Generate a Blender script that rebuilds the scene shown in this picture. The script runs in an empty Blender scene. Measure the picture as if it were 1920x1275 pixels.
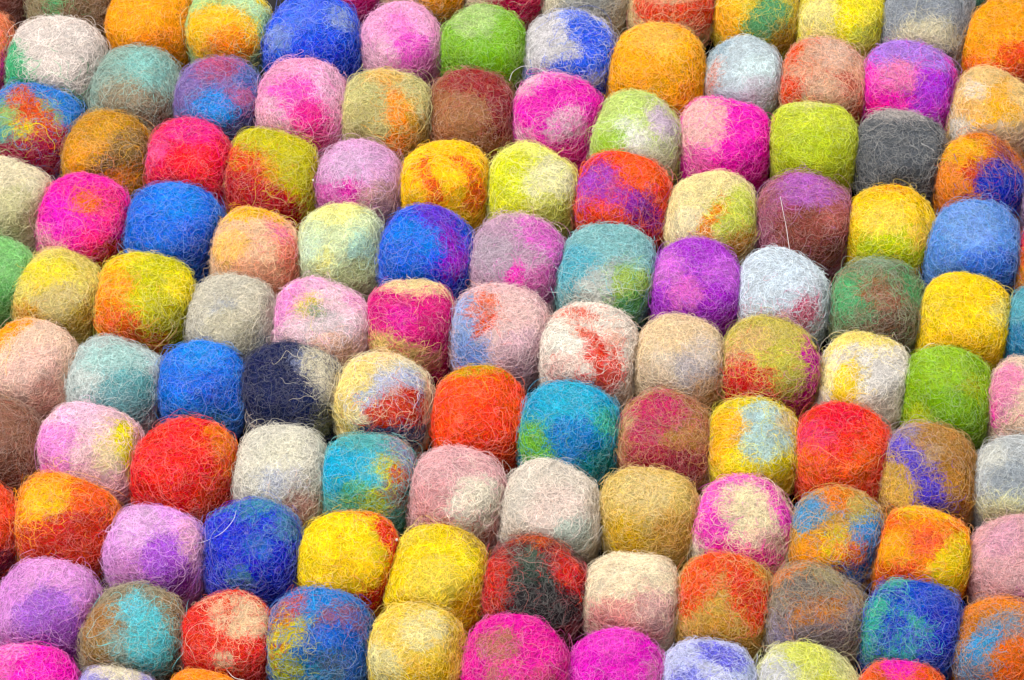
import bpy, math
import numpy as np

scene = bpy.context.scene
col = scene.collection

# ---------------------------------------------------------------- camera, light, exposure
cam_data = bpy.data.cameras.new("camera")
cam = bpy.data.objects.new("camera", cam_data)
col.objects.link(cam)
cam.location = (0, -0.45467, 0.73843)
cam.rotation_euler = (math.radians(32.000), 0, 0)
cam_data.sensor_width = 36
cam_data.lens = 120.656
cam_data.clip_start = 0.01
cam_data.clip_end = 20
scene.camera = cam

world = bpy.data.worlds.new("World")
scene.world = world
world.use_nodes = True
bg = world.node_tree.nodes["Background"]
bg.inputs[0].default_value = (0.93, 0.96, 1.0, 1)
bg.inputs[1].default_value = 0.20


def softbox(name, loc, target, size, power, colour):
    ld = bpy.data.lights.new(name, 'AREA')
    ld.shape = 'RECTANGLE'
    ld.size, ld.size_y = size
    ld.energy = power
    ld.color = colour
    o = bpy.data.objects.new(name, ld)
    col.objects.link(o)
    o.location = loc
    d = [target[k] - loc[k] for k in range(3)]
    h = math.hypot(d[0], d[1])
    o.rotation_euler = (math.atan2(h, -d[2]), 0, math.atan2(d[1], d[0]) - math.pi / 2)
    return o


softbox("studio_softbox", (-0.34, 0.14, 1.0), (0, 0, 0), (0.9, 0.9), 27.5, (1.0, 0.97, 0.93))

scene.view_settings.view_transform = 'Standard'
scene.view_settings.look = 'None'
scene.view_settings.exposure = 0.0
scene.view_settings.gamma = 1.0
scene.cycles.use_adaptive_sampling = True
scene.cycles.adaptive_threshold = 0.04
scene.cycles.max_bounces = 6
scene.cycles.diffuse_bounces = 4
scene.cycles.transmission_bounces = 4
scene.cycles_curves.shape = 'RIBBONS'
scene.cycles_curves.subdivisions = 2

MM = 0.001
PITCH = 0.022          # ball spacing in metres
ZC = 0.0108             # height of the ball centres above the backing
rng = np.random.default_rng(11)


def lin(hx):
    """Seen wool colour -> albedo of the single fibre (the light bounces between fibres and deepens the colour)."""
    c = [int(hx[k:k + 2], 16) / 255 for k in (0, 2, 4)]
    c = [(v / 12.92 if v <= 0.04045 else ((v + 0.055) / 1.055) ** 2.4) for v in c]
    return tuple(v / (0.66 + 0.34 * v) for v in c) + (1.0,)


# ---------------------------------------------------------------- materials
def math_node(nt, op, a, b=None, c=None, clamp=False):
    n = nt.nodes.new('ShaderNodeMath')
    n.operation = op
    n.use_clamp = clamp
    for k, v in enumerate((a, b, c)):
        if v is None:
            continue
        if isinstance(v, (int, float)):
            n.inputs[k].default_value = v
        else:
            nt.links.new(v, n.inputs[k])
    return n.outputs[0]


def vec_node(nt, op, a, b=None, scale=None):
    n = nt.nodes.new('ShaderNodeVectorMath')
    n.operation = op
    for k, v in enumerate((a, b)):
        if v is None:
            continue
        if isinstance(v, tuple):
            n.inputs[k].default_value = v
        else:
            nt.links.new(v, n.inputs[k])
    if scale is not None:
        if isinstance(scale, (int, float)):
            n.inputs['Scale'].default_value = scale
        else:
            nt.links.new(scale, n.inputs['Scale'])
    return n.outputs['Value'] if op in ('DOT_PRODUCT', 'LENGTH', 'DISTANCE') else n.outputs['Vector']


def mix_colour(nt, fac, a, b, blend='MIX'):
    n = nt.nodes.new('ShaderNodeMix')
    n.data_type = 'RGBA'
    n.blend_type = blend
    for sock, v in ((n.inputs[0], fac), (n.inputs[6], a), (n.inputs[7], b)):
        if isinstance(v, (int, float, tuple)):
            sock.default_value = v
        else:
            nt.links.new(v, sock)
    return n.outputs[2]


def make_patch_group():
    """One patch of wool colour or painted shading: an ellipse on the ball with a frayed edge."""
    g = bpy.data.node_groups.new('wool_shade_patch', 'ShaderNodeTree')
    for nm, tp in (('Colour', 'NodeSocketColor'), ('Position', 'NodeSocketVector'), ('Centre', 'NodeSocketVector'),
                   ('Axis', 'NodeSocketVector'), ('Squeeze', 'NodeSocketFloat'), ('Radius', 'NodeSocketFloat'),
                   ('Softness', 'NodeSocketFloat'), ('Wool', 'NodeSocketColor')):
        g.interface.new_socket(nm, in_out='INPUT', socket_type=tp)
    g.interface.new_socket('Colour', in_out='OUTPUT', socket_type='NodeSocketColor')
    gi = g.nodes.new('NodeGroupInput')
    go = g.nodes.new('NodeGroupOutput')
    d = vec_node(g, 'SUBTRACT', gi.outputs['Position'], gi.outputs['Centre'])
    a = vec_node(g, 'DOT_PRODUCT', d, gi.outputs['Axis'])
    a2 = math_node(g, 'MULTIPLY', math_node(g, 'MULTIPLY', a, a), gi.outputs['Squeeze'])
    l2 = vec_node(g, 'DOT_PRODUCT', d, d)
    dist = math_node(g, 'SQRT', math_node(g, 'MAXIMUM', math_node(g, 'SUBTRACT', l2, a2), 0.0))
    mr = g.nodes.new('ShaderNodeMapRange')
    mr.interpolation_type = 'SMOOTHSTEP'
    g.links.new(dist, mr.inputs['Value'])
    g.links.new(math_node(g, 'SUBTRACT', gi.outputs['Radius'], gi.outputs['Softness']), mr.inputs['From Min'])
    g.links.new(math_node(g, 'ADD', gi.outputs['Radius'], gi.outputs['Softness']), mr.inputs['From Max'])
    mr.inputs['To Min'].default_value = 1.0
    mr.inputs['To Max'].default_value = 0.0
    out = mix_colour(g, mr.outputs[0], gi.outputs['Colour'], gi.outputs['Wool'])
    g.links.new(out, go.inputs['Colour'])
    return g


PATCH = make_patch_group()


def felt_material(base, patches, warp, seed):
    m = bpy.data.materials.new('wool_felt')
    m.use_nodes = True
    nt = m.node_tree
    nt.nodes.clear()
    att = nt.nodes.new('ShaderNodeAttribute')
    att.attribute_name = 'wool_place'
    look = att.outputs['Vector']
    shifted = vec_node(nt, 'ADD', look, (seed * 3.17 % 41, seed * 7.31 % 37, seed * 1.93 % 43))
    n1 = nt.nodes.new('ShaderNodeTexNoise')
    n1.inputs['Scale'].default_value = 3.0
    n1.inputs['Detail'].default_value = 4
    n1.inputs['Roughness'].default_value = 0.72
    nt.links.new(shifted, n1.inputs['Vector'])
    off = vec_node(nt, 'SCALE', vec_node(nt, 'SUBTRACT', n1.outputs['Color'], (0.5, 0.5, 0.5)), scale=0.7 * warp)
    pos = vec_node(nt, 'ADD', look, off)
    colour = lin(base)
    first = True
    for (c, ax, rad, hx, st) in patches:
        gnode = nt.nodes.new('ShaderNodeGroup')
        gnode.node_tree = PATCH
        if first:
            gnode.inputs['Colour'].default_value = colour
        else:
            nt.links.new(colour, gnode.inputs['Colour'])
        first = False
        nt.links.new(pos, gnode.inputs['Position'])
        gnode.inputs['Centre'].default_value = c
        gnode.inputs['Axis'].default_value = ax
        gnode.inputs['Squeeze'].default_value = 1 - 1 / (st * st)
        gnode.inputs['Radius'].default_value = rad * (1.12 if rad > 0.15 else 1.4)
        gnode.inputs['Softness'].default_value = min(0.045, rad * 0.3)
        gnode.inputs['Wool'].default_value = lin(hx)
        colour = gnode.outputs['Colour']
    # dye mottling, then the tone of the single fibre
    mot = nt.nodes.new('ShaderNodeMapRange')
    nt.links.new(n1.outputs['Fac'], mot.inputs['Value'])
    mot.inputs['From Min'].default_value = 0.3
    mot.inputs['From Max'].default_value = 0.7
    mot.inputs['To Min'].default_value = 0.80
    mot.inputs['To Max'].default_value = 1.16
    tone = nt.nodes.new('ShaderNodeAttribute')
    tone.attribute_name = 'wool_tone'
    sep = nt.nodes.new('ShaderNodeSeparateXYZ')
    nt.links.new(tone.outputs['Vector'], sep.inputs[0])
    val = math_node(nt, 'MULTIPLY', mot.outputs[0], sep.outputs[0])
    hsv = nt.nodes.new('ShaderNodeHueSaturation')
    if first:
        hsv.inputs['Color'].default_value = colour
    else:
        nt.links.new(colour, hsv.inputs['Color'])
    nt.links.new(val, hsv.inputs['Value'])
    nt.links.new(math_node(nt, 'ADD', 0.5, sep.outputs[2]), hsv.inputs['Hue'])
    hsv.inputs['Saturation'].default_value = 1.09
    fin = mix_colour(nt, sep.outputs[1], hsv.outputs['Color'], (0.80, 0.77, 0.72, 1))
    bs = nt.nodes.new('ShaderNodeBsdfPrincipled')
    nt.links.new(fin, bs.inputs['Base Color'])
    bs.inputs['Roughness'].default_value = 0.7
    bs.inputs['Specular IOR Level'].default_value = 0.18
    tr = nt.nodes.new('ShaderNodeBsdfTranslucent')
    nt.links.new(fin, tr.inputs['Color'])
    mx = nt.nodes.new('ShaderNodeMixShader')
    mx.inputs[0].default_value = 0.32
    nt.links.new(bs.outputs[0], mx.inputs[1])
    nt.links.new(tr.outputs[0], mx.inputs[2])
    outn = nt.nodes.new('ShaderNodeOutputMaterial')
    nt.links.new(mx.outputs[0], outn.inputs['Surface'])
    return m


def plain_material(name, rgb, rough=0.8, bump=0.0, scale=300):
    m = bpy.data.materials.new(name)
    m.use_nodes = True
    nt = m.node_tree
    bs = nt.nodes['Principled BSDF']
    bs.inputs['Roughness'].default_value = rough
    bs.inputs['Specular IOR Level'].default_value = 0.2
    tc = nt.nodes.new('ShaderNodeTexCoord')
    ns = nt.nodes.new('ShaderNodeTexNoise')
    ns.inputs['Scale'].default_value = scale
    ns.inputs['Detail'].default_value = 5
    nt.links.new(tc.outputs['Object'], ns.inputs['Vector'])
    c = mix_colour(nt, ns.outputs['Fac'], tuple(v * 0.6 for v in rgb) + (1,), tuple(min(1, v * 1.3) for v in rgb) + (1,))
    nt.links.new(c, bs.inputs['Base Color'])
    if bump:
        bp = nt.nodes.new('ShaderNodeBump')
        bp.inputs['Distance'].default_value = bump
        nt.links.new(ns.outputs['Fac'], bp.inputs['Height'])
        nt.links.new(bp.outputs[0], bs.inputs['Normal'])
    return m


# ---------------------------------------------------------------- the backing the balls are sewn to
def make_backing():
    nx, ny = 60, 44
    x0, x1, y0, y1 = -0.165, 0.165, -0.13, 0.135
    vs = []
    for j in range(ny + 1):
        for i in range(nx + 1):
            vs.append((x0 + (x1 - x0) * i / nx, y0 + (y1 - y0) * j / ny, 0.0004 * float(rng.normal())))
    fs = []
    for j in range(ny):
        for i in range(nx):
            a = j * (nx + 1) + i
            fs.append((a, a + 1, a + nx + 2, a + nx + 1))
    me = bpy.data.meshes.new('rug_backing')
    me.from_pydata(vs, [], fs)
    me.materials.append(plain_material('dark_backing', (0.018, 0.017, 0.018), 0.9, 0.0006, 900))
    o = bpy.data.objects.new('rug_backing', me)
    col.objects.link(o)
    o['kind'] = 'structure'


make_backing()

# ---------------------------------------------------------------- felt balls
# (x, y in mm), half width in mm, label, base wool, [(centre, axis, radius stretch)], options
BALLS = [  # on several plain balls, paler tops and darker undersides are painted shading
    ((-138.72, 111.22), 10.93, 'reddish brown wool ball cut off by the top left corner', '8f5a50', [], {}),
    ((-115.82, 106.55), 12.02, 'shaggy dark brown ball with a green streak behind the cream ball', '7d6248', [((-0.43, -0.71, 0.56), (0.04, 0.6, 0.8), 0.2, '55b070', 2.5), ((-0.73, -0.57, 0.38), (1, 0, 0), 0.4, '8f8463', 1)], {'fz': 1.3}),
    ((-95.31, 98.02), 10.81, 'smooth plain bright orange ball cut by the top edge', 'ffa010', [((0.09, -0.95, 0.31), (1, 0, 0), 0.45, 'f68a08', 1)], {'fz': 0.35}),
    ((-74.9, 95.39), 10.96, 'pale green ball with a large yellow and orange face, left of the royal blue ball', 'a9cf8e', [((-0.16, -0.66, 0.73), (1, 0, 0), 0.75, 'ffc028', 1), ((0.08, -0.79, 0.61), (1, 0, 0), 0.4, 'ff8a10', 1), ((0.5, 0.44, 0.74), (1, 0, 0), 0.45, 'bfe3b5', 1), ((0.89, -0.24, 0.39), (1, 0, 0), 0.3, '6f9f7a', 1), ((0.71, 0.49, 0.51), (1, 0, 0), 0.3, 'f2d020', 1)], {'fz': 0.8}),
    ((-141.18, 87.63), 10.92, 'salmon orange and pink ball cut by the left edge beside the cream and green ball', 'e0805a', [((0.8, -0.51, 0.31), (1, 0, 0), 0.4, 'd84aa0', 1)], {}),
    ((-119.25, 82.49), 12.63, 'large cream white ball with a bright green underside', 'dccfc8', [((-0.73, -0.61, 0.31), (0.5, -0.78, -0.37), 0.5, '4fae78', 2), ((-0.1, -0.98, 0.15), (0.96, -0.13, -0.26), 0.45, '2f8f60', 2.4)], {'fz': 0.6}),
    ((-97.65, 74.84), 11.12, 'grey teal ball mottled with brown, below the plain orange ball', '8aa398', [((0.26, 0.19, 0.95), (1, 0, 0), 0.5, '8cc5bf', 1), ((-0.18, -0.68, 0.71), (1, 0, 0), 0.45, '9a8a72', 1), ((0.55, -0.75, 0.36), (1, 0, 0), 0.5, '7d6a58', 1)], {'mix': 0.2, 'fz': 1.2}),
    ((-76.57, 71.54), 11.31, 'purple and rose ball with one vivid sky blue spot', '7f6aa8', [((0.04, 0.47, 0.88), (1, 0, 0), 0.4, 'b8567f', 1), ((0.75, 0.18, 0.64), (1, 0, 0), 0.4, '5a72b8', 1), ((0.54, -0.45, 0.71), (1, 0, 0), 0.4, 'a85a8a', 1), ((0.44, -0.85, 0.28), (1, 0, 0), 0.5, '4a4a88', 1), ((-0.5, -0.77, 0.39), (1, 0, 0), 0.4, '6a7fc0', 1), ((-0.06, -0.59, 0.81), (1, 0, 0), 0.38, '2a8ae0', 1)], {'mix': 0.14}),  # dark lower right patch is shade put into the colour
    ((-123.77, 62.08), 11.68, 'blue ball with a yellow, green and red patchwork face at the left edge', '3f7fd0', [((-0.15, -0.45, 0.88), (1, 0, 0), 0.75, '8fb06a', 1), ((0.13, -0.22, 0.97), (0.57, -0.78, -0.26), 0.3, 'd8502a', 2), ((-0.2, -0.49, 0.85), (1, 0, 0), 0.3, 'e0cc30', 1), ((-0.45, -0.62, 0.64), (1, 0, 0), 0.3, '5aa8a0', 1), ((-0.21, 0.33, 0.92), (1, 0, 0), 0.25, 'd85a3a', 1), ((0.02, -0.92, 0.39), (1, 0.05, 0.06), 0.5, 'a02848', 2), ((0.63, -0.48, 0.61), (1, 0, 0), 0.22, 'b03a50', 1)], {'mix': 0.13}),
    ((-104.03, 54.13), 10.71, 'ochre orange ball mottled dark brown, left of the cherry red ball', 'c08a30', [((-0.37, -0.49, 0.79), (1, 0, 0), 0.45, 'f0a01a', 1), ((0.57, -0.26, 0.78), (1, 0, 0), 0.55, '7f6034', 1), ((-0.01, 0.17, 0.98), (1, 0, 0), 0.25, 'e8a828', 1), ((0.07, -0.71, 0.7), (0.95, 0.27, 0.18), 0.3, '64482a', 1.6), ((0.38, -0.8, 0.46), (1, 0, 0), 0.32, 'f28018', 1)], {'fz': 1.3, 'mix': 0.16}),
    ((-82.23, 52.09), 11.27, 'cherry red ball with a pink top', 'ec1f4a', [((0.04, 0.48, 0.87), (1, 0, 0), 0.5, 'e8408a', 1), ((0.09, -0.6, 0.79), (1, 0, 0), 0.5, 'f42030', 1), ((-0.7, -0.09, 0.71), (1, 0, 0), 0.3, 'e85a90', 1)], {}),
    ((-61.64, 47.94), 11.91, 'olive yellow ball turning red at lower left, with a tiny white fleck', 'c2b82a', [((-0.27, -0.34, 0.9), (1, 0, 0), 0.4, 'd89a2a', 1), ((-0.71, -0.44, 0.56), (1, 0, 0), 0.65, 'e04a28', 1), ((-0.33, -0.9, 0.3), (0.9, -0.39, -0.2), 0.6, 'b8242e', 2)], {'fleck': (0.781, -0.331, 0.529)}),
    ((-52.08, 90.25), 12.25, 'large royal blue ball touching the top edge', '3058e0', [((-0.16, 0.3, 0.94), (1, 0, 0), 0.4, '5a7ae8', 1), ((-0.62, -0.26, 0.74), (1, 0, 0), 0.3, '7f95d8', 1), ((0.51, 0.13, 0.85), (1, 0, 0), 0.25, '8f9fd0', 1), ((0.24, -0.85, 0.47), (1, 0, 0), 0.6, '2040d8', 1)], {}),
    ((-29.2, 89.94), 10.72, 'light pink ball with a magenta smudge, between the royal blue and grass green balls', 'f0a8d2', [((0.31, -0.6, 0.73), (0.3, -0.67, -0.68), 0.33, 'e85cc8', 1.8), ((-0.07, 0.08, 0.99), (1, 0, 0), 0.3, 'f488d0', 1), ((0.4, -0.87, 0.28), (1, 0, 0), 0.4, 'd070b0', 1), ((-0.54, -0.71, 0.44), (1, 0, 0), 0.5, 'eab4cc', 1)], {'fz': 0.6}),
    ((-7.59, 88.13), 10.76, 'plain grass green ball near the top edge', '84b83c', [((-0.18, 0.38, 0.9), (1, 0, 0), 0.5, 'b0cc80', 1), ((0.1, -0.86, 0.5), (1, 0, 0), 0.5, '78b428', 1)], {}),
    ((-46.03, 114.01), 11.05, 'lilac and magenta ball at the top edge, behind the royal blue ball', 'c070b8', [((0.6, -0.7, 0.39), (1, 0, 0), 0.6, 'e0308a', 1)], {}),
    ((-23.53, 112.66), 11.31, 'beige ball with an orange side cut by the top edge above the light pink ball', 'c9a98e', [((0.59, -0.68, 0.44), (1, 0, 0), 0.5, 'f59a20', 1)], {}),
    ((-1.64, 111.52), 10.61, 'beige and crimson ball at the top edge, behind the grass green ball', 'd8c0a8', [((0.43, -0.76, 0.48), (1, 0, 0), 0.7, 'd43a60', 1)], {}),
    ((20.06, 108.8), 11.18, 'beige ball with grey smudge at the top edge behind the white and blue ball', 'cfc6ae', [((-0.02, -0.77, 0.64), (1, 0, 0), 0.5, 'a3a5a3', 1)], {}),
    ((42.6, 105.11), 11.27, 'tan ball with a horizontal red band, at the top edge', 'd8bc8a', [((-0.05, -0.61, 0.79), (1, -0.03, 0.04), 0.36, 'e84a30', 3), ((0.72, -0.52, 0.46), (1, 0, 0), 0.45, 'e0503a', 1), ((-0.04, -0.31, 0.95), (1, -0.03, 0.04), 0.3, 'dca480', 2)], {}),
    ((65.12, 101.79), 10.99, 'golden yellow ball with a dark green spot, at the top edge', 'e8c848', [((-0.71, -0.52, 0.47), (1, 0, 0), 0.45, 'ffb428', 1), ((0.03, -0.79, 0.61), (1, 0, 0), 0.33, '5f9f6a', 1), ((0.26, -0.47, 0.84), (1, 0, 0), 0.35, '5a9a68', 1), ((0.52, -0.84, 0.16), (1, 0, 0), 0.4, 'c09a40', 1)], {}),
    ((86.81, 99.24), 11.40, 'smooth lemon yellow ball at the top edge', 'efe04c', [((-0.55, -0.39, 0.74), (1, 0, 0), 0.5, 'f0e090', 1), ((0.1, -0.4, 0.91), (0.06, 0.92, 0.39), 0.25, 'f5e020', 3), ((0.4, -0.86, 0.33), (1, 0, 0), 0.4, 'dde060', 1)], {'fz': 0.5}),
    ((109.83, 96.3), 11.49, 'blue grey ball with a beige patch, near the top right corner', '9096a0', [((-0.12, -0.76, 0.64), (0.97, 0.04, 0.22), 0.45, 'd8cdac', 1.6), ((0.39, -0.89, 0.23), (1, 0, 0), 0.25, '5a606c', 1), ((0.69, -0.68, 0.25), (1, 0, 0), 0.3, 'c0b598', 1)], {'fz': 1.2}),
    ((129.87, 90.42), 11.14, 'vivid orange ball shading to red, at the top right corner', 'ffa624', [((0.25, -0.8, 0.55), (1, 0, 0), 0.5, 'f0501a', 1), ((-0.64, -0.76, 0.07), (1, 0, 0), 0.4, 'f87018', 1), ((0.79, -0.6, 0.14), (1, 0, 0), 0.4, 'd83a1a', 1)], {'fz': 0.6}),
    ((134.82, 118), 11.06, 'dark green ball barely showing in the top right corner', '3f6f58', [], {}),
    ((-54.56, 68.94), 11.87, 'pale rose ball with a hot pink centre, below the royal blue ball', 'eda0c4', [((-0.04, -0.18, 0.98), (1, 0, 0), 0.45, 'f25cc0', 1), ((0.2, -0.57, 0.8), (1, 0, 0), 0.3, 'ee3a98', 1), ((0.33, -0.86, 0.38), (1, 0, 0), 0.3, 'e0508a', 1), ((0.6, 0.2, 0.78), (1, 0, 0), 0.4, 'f0b8d8', 1), ((-0.52, -0.66, 0.54), (1, 0, 0), 0.4, 'e8b0c4', 1)], {}),
    ((-32.83, 66.61), 11.96, 'khaki ball with a vertical orange stripe', 'c3bb7e', [((-0.25, -0.53, 0.81), (1, 0, 0), 0.4, 'b8ac70', 1), ((0.01, 0.57, 0.82), (1, 0, 0), 0.3, 'e0b060', 1), ((0.68, -0.68, 0.27), (1, 0, 0), 0.4, 'a88a50', 1), ((0.24, -0.26, 0.93), (-0.05, 0.96, 0.28), 0.17, 'ff8c1c', 4), ((0.22, -0.84, 0.49), (0.27, 0.54, 0.8), 0.16, 'f07f1a', 2), ((0.5, -0.38, 0.78), (-0, 0.9, 0.44), 0.1, 'e0a040', 3)], {}),
    ((-10.83, 66.58), 11.08, 'brown ball with a maroon crown, right of the khaki ball with orange stripe', '96603f', [((0.19, 0.4, 0.89), (0.97, -0.23, -0.11), 0.45, '9a3338', 2), ((0.72, -0.19, 0.67), (1, 0, 0), 0.5, '8a3038', 1), ((-0.18, -0.36, 0.91), (1, 0, 0), 0.5, 'a87450', 1)], {'fz': 1.3}),
    ((15.09, 85.91), 11.44, 'greyish white ball with blue swirls', 'cdc9cc', [((0.51, 0.01, 0.86), (0.57, -0.75, -0.33), 0.4, '4565e8', 2), ((0.08, -0.69, 0.71), (0.94, 0.3, 0.19), 0.25, '4060e0', 2), ((0.65, -0.76, -0.01), (1, 0, 0), 0.35, '2a3fd0', 1), ((-0.58, -0.82, 0.07), (0.82, -0.57, 0.06), 0.35, '6a80d8', 2), ((0.09, 0.68, 0.72), (1, 0, 0), 0.25, '7088e8', 1)], {}),
    ((11.45, 65.83), 11.34, 'magenta ball with a round dusty pink grey spot', 'ee3ab8', [((0.22, -0.57, 0.79), (1, 0, 0), 0.4, 'dcb0c2', 1), ((-0.67, -0.64, 0.37), (1, 0, 0), 0.3, 'e0a8c0', 1), ((-0.57, 0.55, 0.62), (1, 0, 0), 0.35, 'f0c0d0', 1), ((0.09, 0.7, 0.71), (1, 0, 0), 0.25, 'f0a0d0', 1), ((0.18, -0.95, 0.27), (1, 0, 0), 0.4, 'e02898', 1)], {}),
    ((37.93, 80.7), 12.30, 'plain light orange ball right of the white and blue ball', 'ffb232', [((-0.02, 0.37, 0.93), (1, 0, 0), 0.45, 'ffc060', 1), ((-0.32, -0.6, 0.74), (1, 0, 0), 0.6, 'fda822', 1), ((0.53, -0.74, 0.41), (1, 0, 0), 0.2, 'f08010', 1), ((-0.77, -0.63, -0.1), (1, 0, 0), 0.25, 'e87010', 1)], {'fz': 0.6}),
    ((60.72, 79.74), 9.99, 'pale icy blue ball with a salmon left side', 'c5d4dc', [((-0.66, 0.52, 0.54), (1, 0, 0), 0.3, '8fa8b8', 1), ((-0.8, -0.23, 0.56), (0.18, 0.79, 0.59), 0.16, 'd88a78', 3), ((-0.83, -0.55, 0.08), (1, 0, 0), 0.2, 'd09080', 1), ((0.22, -0.28, 0.93), (1, 0, 0), 0.4, 'd8ecef', 1), ((0.32, -0.78, 0.54), (1, 0, 0), 0.4, 'cfc8d4', 1)], {'fz': 0.6}),
    ((81.01, 77.07), 11.34, 'dusty salmon ball with orange red smears on its left', 'dba386', [((-0.68, 0.46, 0.57), (1, 0, 0), 0.35, 'ee6038', 1), ((-0.68, -0.53, 0.5), (1, 0, 0), 0.4, 'e85030', 1), ((0.39, -0.42, 0.82), (1, 0, 0), 0.25, 'c86858', 1), ((-0.09, -0.62, 0.78), (1, 0, 0), 0.4, 'e0b498', 1), ((0.61, -0.78, 0.1), (1, 0, 0), 0.35, 'e8785a', 1), ((0.23, 0.32, 0.92), (1, 0, 0), 0.4, 'e0bca8', 1)], {'mix': 0.18}),
    ((103.57, 74.8), 11.90, 'magenta ball shading to violet at the right and top', 'f03ab8', [((0.47, -0.48, 0.74), (1, 0, 0), 0.5, 'b848e0', 1), ((-0.04, 0.57, 0.82), (0.99, -0.12, 0.13), 0.5, 'b080e0', 2), ((-0.29, -0.11, 0.95), (1, 0, 0), 0.35, 'f088b8', 1), ((0.44, -0.85, 0.28), (1, 0, 0), 0.4, 'c040c8', 1), ((-0.64, -0.74, 0.2), (1, 0, 0), 0.4, 'ff2098', 1)], {}),
    ((124.46, 67.69), 11.19, 'cream ball with apricot yellow swirls, at the right edge', 'f0c888', [((-0.71, -0.57, 0.41), (1, 0, 0), 0.4, 'ddd6ca', 1), ((-0.38, 0.09, 0.92), (1, 0, 0), 0.25, 'f2e0cc', 1), ((0.05, -0.54, 0.84), (0.34, 0.8, 0.5), 0.35, 'f5b43c', 1.5), ((0.09, 0.17, 0.98), (0.61, 0.77, -0.19), 0.2, 'f8b850', 2), ((-0.5, -0.3, 0.82), (0.87, -0.21, 0.45), 0.2, 'f8c070', 2), ((0.17, -0.93, 0.32), (1, 0, 0), 0.5, 'e0c09a', 1)], {'fz': 0.7}),
    ((32.43, 60.03), 11.31, 'white and lime green swirled ball with a lilac right side', 'c3d87a', [((-0.18, -0.6, 0.78), (1, 0, 0), 0.4, 'e2ded6', 1), ((-0.22, -0.16, 0.96), (1, 0, 0), 0.25, 'e8ecd8', 1), ((-0.59, -0.63, 0.5), (0.25, 0.45, 0.86), 0.25, 'a5d04a', 2), ((0.59, -0.05, 0.81), (1, 0, 0), 0.4, 'cdb8cc', 1), ((0.54, -0.7, 0.46), (1, 0, 0), 0.4, 'c8c8a8', 1), ((-0.77, -0.64, -0.09), (1, 0, 0), 0.25, 'e0d4dc', 1)], {}),
    ((54.58, 58.77), 11.56, 'hot pink ball with a pale blush left half', 'fb40c0', [((-0.61, -0.04, 0.79), (0.39, 0.86, 0.34), 0.6, 'f5bcb8', 1.3), ((-0.52, -0.76, 0.39), (1, 0, 0), 0.4, 'f070b8', 1), ((0.52, -0.66, 0.55), (1, 0, 0), 0.5, 'f820b8', 1)], {'fz': 0.8}),
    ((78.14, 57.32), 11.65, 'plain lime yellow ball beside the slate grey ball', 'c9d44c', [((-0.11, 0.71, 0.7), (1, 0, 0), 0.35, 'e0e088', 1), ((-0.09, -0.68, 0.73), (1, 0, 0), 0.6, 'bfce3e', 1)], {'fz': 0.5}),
    ((99.77, 54.3), 11.43, 'plain slate grey ball with pale fibres', '565a60', [((-0.02, 0.71, 0.71), (0.99, -0.1, 0.12), 0.3, 'b5aca8', 2)], {'fz': 1.3, 'pale': 1.5}),
    ((120.28, 47.27), 10.83, 'orange and rust ball with a deep blue lower right half', 'e07a20', [((-0.45, 0.28, 0.85), (1, 0, 0), 0.4, 'f5b020', 1), ((-0.59, -0.5, 0.64), (1, 0, 0), 0.4, 'f58a18', 1), ((-0.04, -0.36, 0.93), (1, 0, 0), 0.35, 'c84a28', 1), ((0.5, -0.56, 0.66), (1, 0, 0), 0.65, '2838b8', 1), ((0.52, 0.39, 0.76), (1, 0, 0), 0.3, 'a04a40', 1), ((-0.2, -0.92, 0.33), (1, 0, 0), 0.35, 'd84018', 1)], {}),
    ((141.37, 42.71), 10.86, 'lilac sliver of a ball at the right edge beside the orange and blue ball', 'c0a0c8', [], {}),
    ((138.6, 21.36), 10.75, 'red and orange sliver of a ball at the right edge beside the cornflower blue ball', 'e8603a', [((-0.77, 0.5, 0.39), (1, 0, 0), 0.35, 'd8307a', 1), ((-0.84, -0.51, 0.21), (1, 0, 0), 0.4, 'f5a030', 1)], {}),
    ((-129.08, 39.63), 10.95, 'plain cream beige ball at the left edge', 'dcd0b0', [((0.14, -0.66, 0.74), (1, 0, 0), 0.6, 'c8c295', 1)], {}),
    ((-108.81, 33.61), 11.17, 'magenta pink ball with a round orange spot on top', 'f02aa0', [((0.65, 0, 0.76), (1, 0, 0), 0.4, 'f0468a', 1), ((-0.37, -0.21, 0.91), (1, 0, 0), 0.4, 'ee38c0', 1), ((0.3, -0.76, 0.58), (1, 0, 0), 0.3, 'f02878', 1), ((0.1, 0.01, 0.99), (1, 0, 0), 0.27, 'f2702a', 1), ((-0.59, -0.78, 0.22), (0.75, -0.63, -0.21), 0.4, 'e8a0b0', 2), ((0.55, -0.83, 0.13), (1, 0, 0), 0.4, 'b84030', 1)], {}),
    ((-86.09, 31.08), 11.77, 'plain blue ball directly below the cherry red ball', '2668d8', [((0.06, 0.34, 0.94), (1, 0, 0), 0.5, '3a84e8', 1), ((0.54, -0.78, 0.3), (1, 0, 0), 0.6, '1c4cb8', 1)], {}),  # lighter crown and darker lower right paint its lit and shaded sides
    ((-64.75, 24.19), 11.22, 'peach ball with a yellow top edge and pink side', 'f0c29c', [((-0.08, 0.72, 0.69), (1, 0.08, 0.03), 0.3, 'ffc030', 3), ((0.66, 0.01, 0.75), (0.54, -0.7, -0.46), 0.25, 'f07aa0', 2), ((0.8, -0.36, 0.47), (1, 0, 0), 0.4, 'e08068', 1), ((-0.51, -0.26, 0.82), (1, 0, 0), 0.35, 'f8c070', 1), ((0.06, -0.88, 0.46), (1, 0, 0), 0.5, 'e0a080', 1)], {'fz': 0.8}),
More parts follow.
